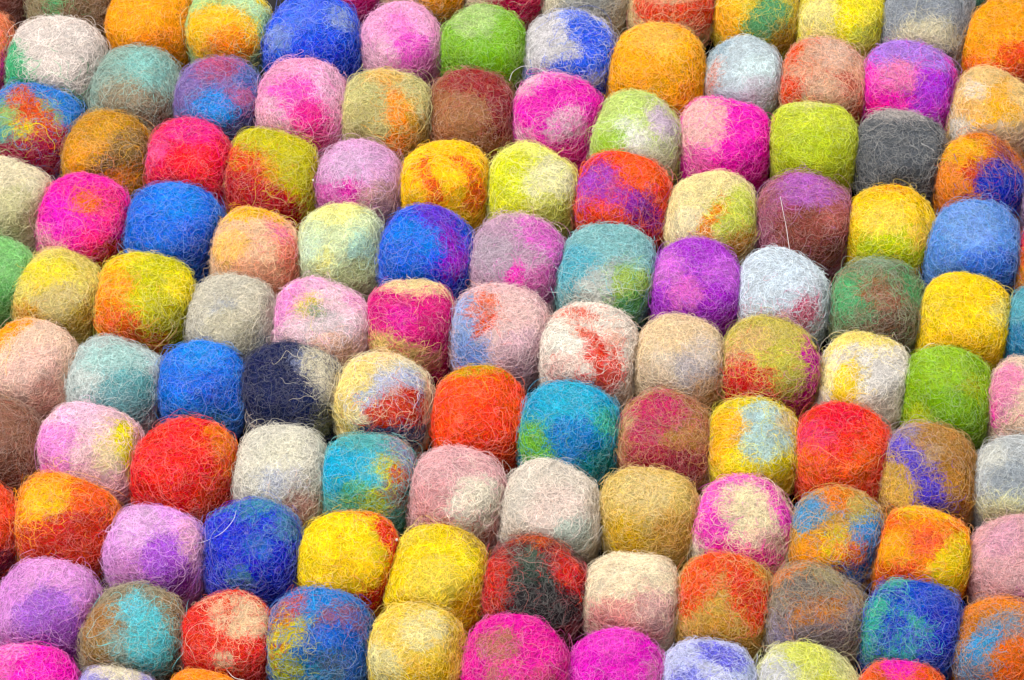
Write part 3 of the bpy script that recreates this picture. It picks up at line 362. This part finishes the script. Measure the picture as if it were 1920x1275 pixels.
    ((-129.56, -55.15), 11.06, 'orange red ball cut by the left edge', 'f05018', [((0.51, -0.52, 0.68), (1, 0, 0), 0.5, 'e03a14', 1), ((0.56, -0.82, 0.13), (1, 0, 0), 0.4, '7a2040', 1)], {}),
    ((-107.83, -54.72), 11.93, 'golden orange ball with a deep red lower half', 'f58a1c', [((-0.28, 0.12, 0.95), (1, 0, 0), 0.4, 'fbbc28', 1), ((0.55, 0.26, 0.79), (1, 0, 0), 0.35, 'ee5a1a', 1), ((-0.56, -0.44, 0.7), (1, 0, 0), 0.3, 'f08018', 1), ((0.21, -0.78, 0.59), (0.98, 0.18, -0.11), 0.7, 'c8280c', 1.6)], {}),
    ((-85.41, -61.73), 11.50, 'lilac ball with a darker purple front, below the scarlet ball', 'd898dc', [((-0.21, 0.18, 0.96), (1, 0, 0), 0.45, 'e4b0e0', 1), ((-0.38, -0.68, 0.62), (1, 0, 0), 0.4, 'cc84c4', 1), ((0.33, -0.49, 0.81), (1, 0, 0), 0.5, 'a858d0', 1), ((0.36, -0.85, 0.38), (1, 0, 0), 0.4, '8840a8', 1), ((0.73, -0.1, 0.68), (0.26, -0.88, -0.41), 0.25, 'e4a8c8', 1.8)], {}),
    ((-62.66, -61.52), 11.26, 'shaggy indigo blue ball with teal tints, left of the yellow ball with red rim', '2f3cc8', [((0.03, 0.58, 0.82), (1, 0.04, -0.07), 0.3, '3f8aa8', 2), ((0.17, -0.34, 0.93), (1, 0, 0), 0.3, '3a6ac0', 1), ((0.7, 0.22, 0.68), (1, 0, 0), 0.3, '4a80b0', 1), ((0.07, -0.72, 0.69), (1, 0, 0), 0.3, '2c28c0', 1), ((-0.42, 0.22, 0.88), (1, 0, 0), 0.25, '3038d8', 1), ((-0.12, -0.78, 0.61), (1, 0, 0), 0.25, '48789a', 1)], {'fz': 1.5}),
    ((-39.44, -63.96), 11.87, 'smooth yellow ball with a red right rim and white fleck', 'fdd72c', [((0.05, -0.72, 0.69), (1, 0, 0), 0.5, 'f4c420', 1), ((0.87, 0, 0.49), (0.27, -0.85, -0.46), 0.3, 'ee3c18', 3), ((0.41, -0.89, 0.22), (0.9, 0.43, 0.07), 0.3, 'c83018', 3), ((0.35, 0.74, 0.57), (0.94, -0.28, -0.2), 0.2, 'f07028', 3), ((-0.78, -0.62, -0.1), (1, 0, 0), 0.2, 'e85020', 1)], {'fz': 0.5, 'warp': 0.6, 'mix': 0.05, 'fleck': (0.812, 0.185, 0.553)}),
    ((-18.19, -69), 11.80, 'yellow ball with a folded swirl, left of the red and black ball', 'f5d23c', [((0.02, -0.43, 0.9), (1, 0, 0), 0.5, 'f6da58', 1), ((0.6, 0.62, 0.51), (1, 0, 0), 0.4, 'd8b450', 1), ((-0.45, 0.68, 0.57), (1, 0, 0), 0.35, 'e4cc50', 1), ((0.58, -0.68, 0.44), (1, 0, 0), 0.3, 'eab42c', 1), ((0.3, 0.2, 0.93), (0.86, -0.48, -0.17), 0.1, 'fae018', 6), ((0.72, -0.1, 0.69), (0.33, -0.82, -0.46), 0.1, 'f4dc20', 4)], {'fz': 0.6}),
    ((5.67, -71.58), 11.59, 'dark ball of charcoal green and red', '6a2028', [((-0.1, 0.3, 0.95), (1, 0, 0), 0.25, '4a5a4c', 1), ((-0.01, -0.24, 0.97), (1, 0, 0), 0.45, '26382f', 1), ((0.09, -0.71, 0.7), (1, 0, 0), 0.55, '201c20', 1), ((0.09, 0.79, 0.61), (1, -0.07, -0.05), 0.25, 'd06038', 2), ((-0.81, -0.14, 0.57), (0.14, 0.89, 0.42), 0.36, 'd02c20', 2), ((0.61, 0.12, 0.78), (1, 0, 0), 0.36, 'dc241a', 1)], {'fz': 1.4}),
    ((28.5, -74.07), 10.96, 'cream ball with a dusty pink lower half, right of the dark red ball', 'eedcbc', [((-0.03, -0.8, 0.59), (1, -0.02, 0.03), 0.5, 'd8928c', 2), ((0.44, -0.56, 0.7), (1, 0, 0), 0.35, 'd8a8a4', 1)], {}),
    ((49.94, -76.12), 11.33, 'tan ball with a red orange arch over its top', 'cfa258', [((-0.06, -0.57, 0.82), (1, 0, 0), 0.5, 'c8a050', 1), ((-0.05, -0.91, 0.42), (1, 0, 0), 0.5, 'b8863c', 1), ((-0.12, 0.6, 0.79), (0.99, 0.03, 0.13), 0.3, 'ee5a34', 2.5), ((-0.56, 0.05, 0.82), (0.64, 0.66, 0.4), 0.3, 'ec5a34', 2), ((0.52, -0.17, 0.84), (0.41, -0.81, -0.42), 0.35, 'e44a30', 2)], {'fz': 1.2}),
    ((71.65, -79.11), 11.79, 'shaggy grey brown ball with an orange centre', '8f8270', [((-0.08, -0.71, 0.7), (1, -0.04, 0.08), 0.5, '7a6a70', 2), ((-0.63, -0.66, 0.42), (1, 0, 0), 0.3, '9a90b8', 1), ((0.55, -0.06, 0.83), (1, 0, 0), 0.25, '9a88a0', 1), ((0.72, 0.25, 0.65), (1, 0, 0), 0.25, 'b88448', 1), ((-0.26, 0.14, 0.96), (1, 0, 0), 0.3, '6a6460', 1), ((0.15, 0.61, 0.78), (1, 0, 0), 0.3, 'a89c70', 1), ((-0.56, 0.67, 0.49), (0.83, 0.47, 0.3), 0.3, 'e8803a', 2), ((0.01, -0.24, 0.97), (0.95, 0.31, 0.07), 0.25, 'cc7830', 2)], {'fz': 1.6, 'mix': 0.2}),
    ((94.38, -82.87), 11.67, 'deep blue ball netted with sea green fibres', '2a4cc0', [((0.42, -0.37, 0.83), (1, 0, 0), 0.45, '2030b8', 1), ((0.01, 0.31, 0.95), (1, 0, 0), 0.25, '2c58d0', 1), ((-0.78, -0.05, 0.62), (0.26, 0.88, 0.4), 0.25, '48b898', 2.5), ((-0.29, 0.78, 0.56), (1, 0, 0), 0.3, '54b898', 1), ((-0.64, -0.73, 0.26), (1, 0, 0), 0.35, '3a9080', 1), ((-0.01, -0.14, 0.99), (0.65, -0.76, -0.09), 0.1, '50c0a0', 4), ((-0.3, -0.47, 0.83), (0.72, 0.46, 0.52), 0.08, '48b098', 4), ((-0.06, -0.64, 0.77), (0.33, 0.71, 0.62), 0.1, '48b0a0', 3)], {'fz': 1.5}),
    ((114.9, -87.59), 11.36, 'rust orange ball with blue flecks in the bottom right corner', 'c87a3a', [((-0.05, 0.69, 0.72), (0.99, -0.06, 0.12), 0.3, 'f58a28', 2.5), ((0.25, -0.55, 0.8), (1, 0, 0), 0.5, 'f4701c', 1), ((-0.58, -0.67, 0.46), (1, 0, 0), 0.4, '6a80a0', 1), ((0.07, 0.14, 0.99), (0.99, 0.06, -0.08), 0.25, '8a90a0', 2), ((-0.41, -0.19, 0.89), (0.69, 0.58, 0.44), 0.22, '4a98d0', 2)], {'mix': 0.14}),
    ((-109.98, -77.84), 11.65, 'large orchid lilac ball at the left edge above the hot pink ball', 'd48ad4', [((0.08, 0.44, 0.89), (1, 0, 0), 0.5, 'e09cd8', 1), ((0.67, -0.45, 0.59), (1, 0, 0), 0.35, 'd080bc', 1), ((0.04, -0.42, 0.91), (1, 0, 0), 0.5, 'a868cc', 1), ((0.3, -0.83, 0.47), (1, 0, 0), 0.5, '9850b0', 1)], {}),
    ((-89.3, -84.26), 11.61, 'brown ball with a turquoise streak down its front', '8c8068', [((-0.54, 0.05, 0.84), (1, 0, 0), 0.35, 'a87a4c', 1), ((0.79, 0.32, 0.52), (1, 0, 0), 0.3, '987650', 1), ((-0.03, -0.53, 0.85), (1, 0, 0), 0.35, '8a9a90', 1), ((0.46, -0.77, 0.44), (1, 0, 0), 0.45, '4a6e6c', 1), ((-0.58, -0.55, 0.6), (1, 0, 0), 0.3, '9a7848', 1), ((0.19, 0.08, 0.98), (0.55, -0.83, -0.03), 0.28, '68c8d8', 2.2), ((0.39, -0.49, 0.78), (0.2, -0.78, -0.59), 0.36, '5cc0cc', 1.7)], {'fz': 1.3}),
    ((-67.28, -84.79), 10.57, 'red ball with cream patches', 'e23a30', [((0.3, 0.16, 0.94), (0.94, -0.21, -0.27), 0.43, 'eac49c', 1.5), ((-0.45, 0.63, 0.63), (1, 0, 0), 0.2, 'ecc8a4', 1), ((-0.02, -0.74, 0.68), (1, 0, 0), 0.2, 'e0c098', 1), ((0.06, 0.25, 0.97), (0.06, 0.97, -0.25), 0.06, 'e85a44', 4)], {'warp': 0.7}),
    ((-45.44, -86.2), 12.22, 'blue ball with yellow and red patches on its left, near the bottom edge', '3f6cb8', [((0.03, 0.45, 0.89), (0.99, -0.12, 0.02), 0.4, '3a88d8', 1.7), ((0.42, 0.02, 0.91), (1, 0, 0), 0.4, '8a5a7a', 1), ((0.34, -0.38, 0.86), (1, 0, 0), 0.4, '2f68d0', 1), ((-0.05, -0.93, 0.37), (1, 0, 0), 0.5, '3a80a8', 1), ((0.33, -0.68, 0.66), (1, 0, 0), 0.3, '58708a', 1), ((-0.52, -0.16, 0.84), (0.36, 0.85, 0.38), 0.25, 'd0c040', 1.8), ((-0.64, -0.46, 0.62), (1, 0, 0), 0.2, 'e0502a', 1), ((-0.57, -0.65, 0.5), (1, 0, 0), 0.3, 'c0c040', 1), ((-0.45, 0.46, 0.77), (1, 0, 0), 0.2, 'd05a58', 1), ((-0.65, 0.15, 0.75), (1, 0, 0), 0.15, 'd87a38', 1)], {'mix': 0.15}),
    ((-22.36, -89.13), 11.49, 'mustard yellow ball with a cream spot at the bottom edge', 'edcb58', [((0.12, 0.14, 0.98), (1, 0, 0), 0.4, 'f0e0a0', 1), ((-0.64, -0.46, 0.62), (1, 0, 0), 0.4, 'ece0a0', 1), ((0.31, -0.74, 0.6), (1, 0, 0), 0.4, 'dcae34', 1)], {'fz': 0.8}),
    ((0.5, -93.16), 12.08, 'magenta ball with a round brown patch, at the bottom edge', 'e83aa0', [((0.66, -0.2, 0.72), (1, 0, 0), 0.3, 'f030a8', 1), ((0.47, -0.51, 0.72), (1, 0, 0), 0.3, 'c85078', 1), ((-0.32, 0.13, 0.94), (1, 0, 0), 0.36, 'b87464', 1), ((-0.28, -0.61, 0.74), (1, 0, 0), 0.3, 'b86a70', 1)], {}),
    ((24.15, -95.47), 10.98, 'plain vivid fuchsia ball at the bottom edge', 'e030be', [((0.78, -0.14, 0.6), (1, 0, 0), 0.3, 'd070a8', 1), ((-0.02, 0.53, 0.85), (1, 0, 0), 0.4, 'f050c8', 1)], {}),
    ((46.05, -97.38), 11.26, 'pale periwinkle ball with violet blue patches at the bottom edge', 'c4c8ec', [((0.04, -0.12, 0.99), (1, 0, 0), 0.3, 'd8dcf0', 1), ((0.62, 0.09, 0.78), (1, 0, 0), 0.3, 'b8c4e0', 1), ((-0.38, -0.36, 0.85), (1, 0, 0), 0.35, '7f80e0', 1), ((0.2, 0.4, 0.89), (0.84, -0.54, 0.06), 0.25, '6a68dc', 2)], {}),
    ((69.33, -99.47), 11.57, 'pale lime and white ball at the bottom edge', 'dcdc9a', [((0.3, -0.29, 0.91), (1, 0, 0), 0.4, 'e4e450', 1), ((0.05, 0.53, 0.85), (1, 0, 0), 0.4, 'dce068', 1), ((-0.63, -0.01, 0.78), (1, 0, 0), 0.4, 'd4d4d8', 1), ((-0.56, 0.68, 0.47), (1, 0, 0), 0.25, 'd8d890', 1)], {}),
    ((90.85, -102.73), 10.48, 'orange ball with a magenta pink top at the bottom edge below the deep blue ball', 'f0683c', [((-0.05, 0.61, 0.79), (1, 0, 0), 0.35, 'f83ab8', 1), ((-0.56, 0.69, 0.46), (1, 0, 0), 0.25, 'f07050', 1)], {}),
    ((-114.07, -99.41), 12.00, 'hot pink ball in the bottom left corner', 'f83cb8', [((-0.23, 0.64, 0.73), (1, 0, 0), 0.3, 'f490cc', 1), ((0.41, -0.27, 0.87), (1, 0, 0), 0.5, 'f828c0', 1), ((-0.46, 0.04, 0.89), (1, 0, 0), 0.3, 'ee70b8', 1)], {}),
    ((-92.1, -102.64), 9.54, 'cream topped lilac ball at the bottom edge below the brown and turquoise ball', 'a098d8', [((0.02, 0.81, 0.58), (1, 0, 0), 0.55, 'e8dcc0', 1)], {}),
    ((-72.52, -103.49), 9.40, 'plain orange ball at the bottom edge below the red and cream ball', 'ff8a1c', [((0.15, 0.47, 0.87), (1, 0, 0), 0.4, 'fa9440', 1)], {'fz': 0.5}),
]

CX = np.array([b[0] for b in BALLS]) * MM
CR = np.array([b[1] for b in BALLS]) * MM


def ico(level):
    t = (1 + 5 ** 0.5) / 2
    v = [(-1, t, 0), (1, t, 0), (-1, -t, 0), (1, -t, 0), (0, -1, t), (0, 1, t), (0, -1, -t), (0, 1, -t),
         (t, 0, -1), (t, 0, 1), (-t, 0, -1), (-t, 0, 1)]
    v = [tuple(np.array(p) / np.linalg.norm(p)) for p in v]
    f = [(0, 11, 5), (0, 5, 1), (0, 1, 7), (0, 7, 10), (0, 10, 11), (1, 5, 9), (5, 11, 4), (11, 10, 2), (10, 7, 6),
         (7, 1, 8), (3, 9, 4), (3, 4, 2), (3, 2, 6), (3, 6, 8), (3, 8, 9), (4, 9, 5), (2, 4, 11), (6, 2, 10),
         (8, 6, 7), (9, 8, 1)]
    for _ in range(level):
        cache, nf = {}, []

        def mid(a, b):
            k = (min(a, b), max(a, b))
            if k not in cache:
                p = np.array(v[a]) + np.array(v[b])
                v.append(tuple(p / np.linalg.norm(p)))
                cache[k] = len(v) - 1
            return cache[k]
        for a, b, c in f:
            ab, bc, ca = mid(a, b), mid(b, c), mid(c, a)
            nf += [(a, ab, ca), (b, bc, ab), (c, ca, bc), (ab, bc, ca)]
        f = nf
    return np.array(v), f


ICO_V, ICO_F = ico(4)
SOFT = 15.0


class Shape:
    """A felt ball pressed against its neighbours: a sphere softly cut by the contact planes."""

    def __init__(self, i):
        r = CR[i]
        self.r = r
        self.planes = []
        d = CX - CX[i]
        dist = np.hypot(d[:, 0], d[:, 1])
        for j in np.where((dist > 1e-6) & (dist < 3.3 * r))[0]:
            n = d[j] / dist[j]
            h = dist[j] * r / (r + CR[j])
            h = min(max(h, 0.86 * r), 1.5 * r)
            self.planes.append((n[0], n[1], 0.0, h))
        k = rng.uniform(0.98, 1.07)
        self.R = r * rng.uniform(1.095, 1.155)
        self.planes.append((rng.normal() * 0.05, rng.normal() * 0.05, 1.0, r * 0.98 * k))
        self.planes.append((0, 0, -1.0, ZC * 0.98))
        # a flat or two from the rolling
        for _ in range(2):
            v = rng.normal(size=3)
            v[2] = abs(v[2])
            v /= np.linalg.norm(v)
            self.planes.append((v[0], v[1], v[2], r * rng.uniform(1.02, 1.12)))
        self.waves = [(rng.normal(size=3) * rng.uniform(1.2, 3.2), rng.uniform(0, 6.3), rng.uniform(0.004, 0.017))
                      for _ in range(7)]

    def radius(self, d):
        rho = np.sqrt(np.maximum(1 - d[..., 2] ** 2, 1e-9))
        az = np.abs(d[..., 2])
        p = np.where(d[..., 2] > 0, 2.75, 3.5)       # domed above, full and boxy below where the balls press together
        s = ((rho ** p + az ** p) ** (1 / p) / self.R) ** SOFT
        for (a, b, c, h) in self.planes:
            q = np.maximum(d[..., 0] * a + d[..., 1] * b + d[..., 2] * c, 0) / h
            s = s + q ** SOFT
        rad = s ** (-1 / SOFT)
        w = 0
        for (k, ph, am) in self.waves:
            w = w + am * np.sin(d @ k + ph)
        return rad * (1 + w)


def unit(v):
    return v / np.linalg.norm(v, axis=-1, keepdims=True)


def walk(shape, n, m, length, curl, lift, free, zmin, wild=0.0):
    """n wandering wool fibres of m points each over the ball; returns points and root directions."""
    z = rng.uniform(zmin, 1.0, n)
    ph = rng.uniform(0, 2 * math.pi, n)
    s = np.sqrt(1 - z * z)
    d = np.stack([s * np.cos(ph), s * np.sin(ph), z], -1)
    t = rng.normal(size=(n, 3))
    t = unit(t - d * (d * t).sum(-1, keepdims=True))
    root = d.copy()
    step = (length / (m - 1))[:, None]
    k0 = rng.normal(size=n) * curl
    k1 = rng.normal(size=n) * curl
    f1 = rng.uniform(2, 7, n)
    p1 = rng.uniform(0, 6.3, n)
    up = rng.uniform(lift[0], lift[1], n)
    far = rng.uniform(size=n) < wild            # a few long hairs that reach over the gaps
    up = np.where(far, up * 1.5 + 0.07, up)
    step = np.where(far[:, None], step * 1.7, step)
    rise = np.where(rng.uniform(size=n) < free, 1.0, 0.0)
    pts = np.zeros((n, m, 3))
    for k in range(m):
        u = k / (m - 1)
        h = up * (rise * u ** 1.3 + (1 - rise) * math.sin(math.pi * u)) + 0.004
        pts[:, k] = d * (shape.radius(d) + h * shape.r)[:, None]
        d = unit(d + t * step)
        ang = ((k0 + k1 * np.sin(f1 * u * 2 + p1)) / (m - 1) + rng.normal(size=n) * 0.12 * curl)[:, None]
        t = t - d * (d * t).sum(-1, keepdims=True)
        t = unit(t)
        t = t * np.cos(ang) + np.cross(d, t) * np.sin(ang)
    return pts, root


MA, MB, MC = 5, 8, 4      # points of a lying fibre, of a stray one and of a short frizzy one


def make_fuzz(shape, mat, mix, fz, pale, parent):
    na, nb, nc = 3000, int(600 * fz), int(1900 * (0.5 + 0.5 * fz))
    pa, ra = walk(shape, na, MA, rng.uniform(0.12, 0.5, na), 2.6, (0.0, 0.016), 0.3, -0.6)
    pb, rb = walk(shape, nb, MB, rng.uniform(0.2, 0.8, nb) * (0.7 + 0.3 * fz), 4.5, (0.02, 0.06 + 0.06 * fz), 0.45, -0.55, 0.09)
    pc, rc = walk(shape, nc, MC, rng.uniform(0.08, 0.28, nc), 2.0, (0.015, 0.055 + 0.03 * fz), 0.85, -0.55)
    pts = np.concatenate([pa.reshape(-1, 3), pb.reshape(-1, 3), pc.reshape(-1, 3)])
    pb, rb, nb0, nb = None, np.concatenate([rb, rc]), nb, nb + nc
    # most fibres keep the dye of their patch, a few are strands carried over from another one
    ja = np.where(rng.uniform(size=na) < 0.04 + 1.0 * mix, 0.34, mix * 0.45)[:, None]
    jb = np.where(rng.uniform(size=nb) < 0.10 + 1.0 * mix, 0.40, mix * 0.6 + 0.02)[:, None]
    look = np.concatenate([ra + rng.normal(size=ra.shape) * ja, rb + rng.normal(size=rb.shape) * jb])
    n = na + nb
    tone = np.zeros((n, 3))
    tone[:na, 0] = rng.normal(1.02, 0.19, na)
    tone[na:, 0] = rng.normal(1.15, 0.17, nb)
    tone[:na, 1] = np.clip(rng.normal(0.0, 0.05, na), 0, 0.3)
    tone[na:, 1] = np.clip(rng.normal(0.16, 0.12, nb) * pale, 0, 0.75)
    tone[:, 2] = rng.normal(0, 0.010, n)
    tone[:, 0] = np.clip(tone[:, 0], 0.5, 1.45)
    ta, tb, tc = np.ones(MA), np.ones(MB), np.ones(MC)
    ta[0] = ta[-1] = tb[0] = tb[-1] = tc[-1] = 0.35
    rad = np.concatenate([(rng.uniform(0.0028, 0.0050, na)[:, None] * ta).ravel(),
                          (rng.uniform(0.0020, 0.0036, nb0)[:, None] * tb).ravel(),
                          (rng.uniform(0.0019, 0.0034, nc)[:, None] * tc).ravel()]) * shape.r
    hc = bpy.data.hair_curves.new('fuzz')
    hc.add_curves([MA] * na + [MB] * nb0 + [MC] * nc)
    hc.attributes['position'].data.foreach_set('vector', pts.astype(np.float32).ravel())
    ra_ = hc.attributes.get('radius') or hc.attributes.new('radius', 'FLOAT', 'POINT')
    ra_.data.foreach_set('value', rad.astype(np.float32))
    at = hc.attributes.new('wool_place', 'FLOAT_VECTOR', 'CURVE')
    at.data.foreach_set('vector', look.astype(np.float32).ravel())
    at = hc.attributes.new('wool_tone', 'FLOAT_VECTOR', 'CURVE')
    at.data.foreach_set('vector', tone.astype(np.float32).ravel())
    hc.materials.append(mat)
    o = bpy.data.objects.new('fuzz', hc)
    col.objects.link(o)
    o.parent = parent
    o['kind'] = 'stuff'
    return o


FLECK_MAT = plain_material('white_lint', (0.8, 0.79, 0.77), 0.5, 0.0, 2000)


def make_ball(i):
    (xy, r, label, base, patches, opt) = BALLS[i]
    sh = Shape(i)
    v = ICO_V * sh.radius(ICO_V)[:, None]
    me = bpy.data.meshes.new('felt_ball')
    me.from_pydata(v.tolist(), [], ICO_F)
    me.polygons.foreach_set('use_smooth', [True] * len(me.polygons))
    at = me.attributes.new('wool_place', 'FLOAT_VECTOR', 'POINT')
    at.data.foreach_set('vector', ICO_V.astype(np.float32).ravel())
    at = me.attributes.new('wool_tone', 'FLOAT_VECTOR', 'POINT')
    at.data.foreach_set('vector', np.tile(np.array([0.62, 0, 0], np.float32), len(v)))  # core darkened so the shade between fibres is put into its colour
    mat = felt_material(base, patches, opt.get('warp', 1.0), i + 1)
    me.materials.append(mat)
    o = bpy.data.objects.new('felt_ball', me)
    col.objects.link(o)
    o.location = (CX[i][0], CX[i][1], ZC)
    o['label'] = label
    o['category'] = 'felt ball'
    o['group'] = 'felt balls sewn side by side'
    make_fuzz(sh, mat, opt.get('mix', 0.09), opt.get('fz', 1.0), opt.get('pale', 1.0), o)
    if 'fleck' in opt:
        d = unit(np.array(opt['fleck']))
        c = d * (sh.radius(d[None])[0] + 0.0003)
        fv, ff = ico(1)
        fv = fv * np.array([0.00042, 0.00034, 0.0005]) * (1 + 0.2 * rng.normal(size=(len(fv), 1))) + c
        fm = bpy.data.meshes.new('lint_fleck')
        fm.from_pydata(fv.tolist(), [], ff)
        fm.materials.append(FLECK_MAT)
        fo = bpy.data.objects.new('lint_fleck', fm)
        col.objects.link(fo)
        fo.parent = o
    return o


for i in range(len(BALLS)):
    make_ball(i)

# ---------------------------------------------------------------- loose threads and hairs
THREADS = [
    ([(-0.69, 75.66, 16.85), (0.14, 78.41, 16.85), (2.09, 80.14, 16.85), (4.17, 80.37, 17), (6.94, 78.33, 18.83), (10.21, 73.73, 21.8)], 'white loose thread looping beside the magenta ball with grey spot', 'f4efe6'),
    ([(67.69, 34.99, 23.25), (68.19, 30.69, 23.12), (68.93, 26.77, 21.73), (69.46, 18.69, 22.52)], 'long straight white hair on the mauve and brown ball', 'f2dcdc'),
    ([(104.23, 51.18, 23.39), (106.35, 50.78, 22.31), (107.95, 50.32, 21.07), (108.98, 49.44, 19.73), (109.97, 48.2, 18.65)], 'short bent white hair on the slate grey ball', 'e8e6e0'),
    ([(3.57, 5.43, 22.21), (7.07, 10.14, 17.33), (11.75, 10.65, 16.3), (15.94, 9.39, 20.46)], 'curved white thread between the dusty mauve and teal balls', 'efe9e0'),
    ([(-76.42, -63.6, 21.1), (-73.23, -61.85, 19.22), (-68.92, -61.49, 22.78), (-66.35, -58.37, 23.42), (-65.82, -54.91, 22.16)], 'curved pale thread crossing from lilac to indigo ball', 'e6e4ec'),
    ([(-67.7, -94.09, 19.41), (-66.4, -95.43, 17.65), (-64.72, -97.1, 17.4), (-62.34, -97.66, 17.4)], 'pale thread end hanging below the red and cream ball', 'efe0d8'),
    ([(97.1, -17.28, 20.08), (98.55, -11.7, 19.49), (102.28, -5.91, 17.4), (104.54, -5.73, 18.6)], 'cream thread curving round the upper left of the lime green ball', 'e8dcc0'),
]


def make_thread(pts, label, hx):
    p = np.array(pts) * MM
    # Catmull-Rom through the points
    q = np.vstack([2 * p[0] - p[1], p, 2 * p[-1] - p[-2]])
    path = []
    for k in range(len(p) - 1):
        a, b, c, d = q[k:k + 4]
        for t in np.linspace(0, 1, 8, endpoint=(k == len(p) - 2)):
            path.append(0.5 * (2 * b + (c - a) * t + (2 * a - 5 * b + 4 * c - d) * t * t + (3 * b - a - 3 * c + d) * t ** 3))
    path = np.array(path)
    rad = 0.00006
    vs, fs, ns = [], [], 6
    for k, c in enumerate(path):
        tg = unit(path[min(k + 1, len(path) - 1)] - path[max(k - 1, 0)])
        s = unit(np.cross(tg, np.array([0.1, 0.2, 1.0])))
        u = np.cross(s, tg)
        e = rad * (0.5 if k in (0, len(path) - 1) else 1.0)
        for m in range(ns):
            a = 2 * math.pi * m / ns
            vs.append(tuple(c + s * e * math.cos(a) + u * e * math.sin(a)))
    for k in range(len(path) - 1):
        for m in range(ns):
            a, b = k * ns + m, k * ns + (m + 1) % ns
            fs.append((a, b, b + ns, a + ns))
    fs.append(tuple(range(ns))[::-1])
    fs.append(tuple(range((len(path) - 1) * ns, len(path) * ns)))
    org = p.mean(axis=0)
    me = bpy.data.meshes.new('loose_thread')
    me.from_pydata([tuple(np.array(v) - org) for v in vs], [], fs)
    me.polygons.foreach_set('use_smooth', [True] * len(me.polygons))
    me.materials.append(plain_material('thread_wool', lin(hx)[:3], 0.6, 0.0, 2500))
    o = bpy.data.objects.new('loose_thread', me)
    col.objects.link(o)
    o.location = tuple(org)
    o['label'] = label
    o['category'] = 'thread'
    o['group'] = 'loose threads on the balls'


for t in THREADS:
    make_thread(*t)
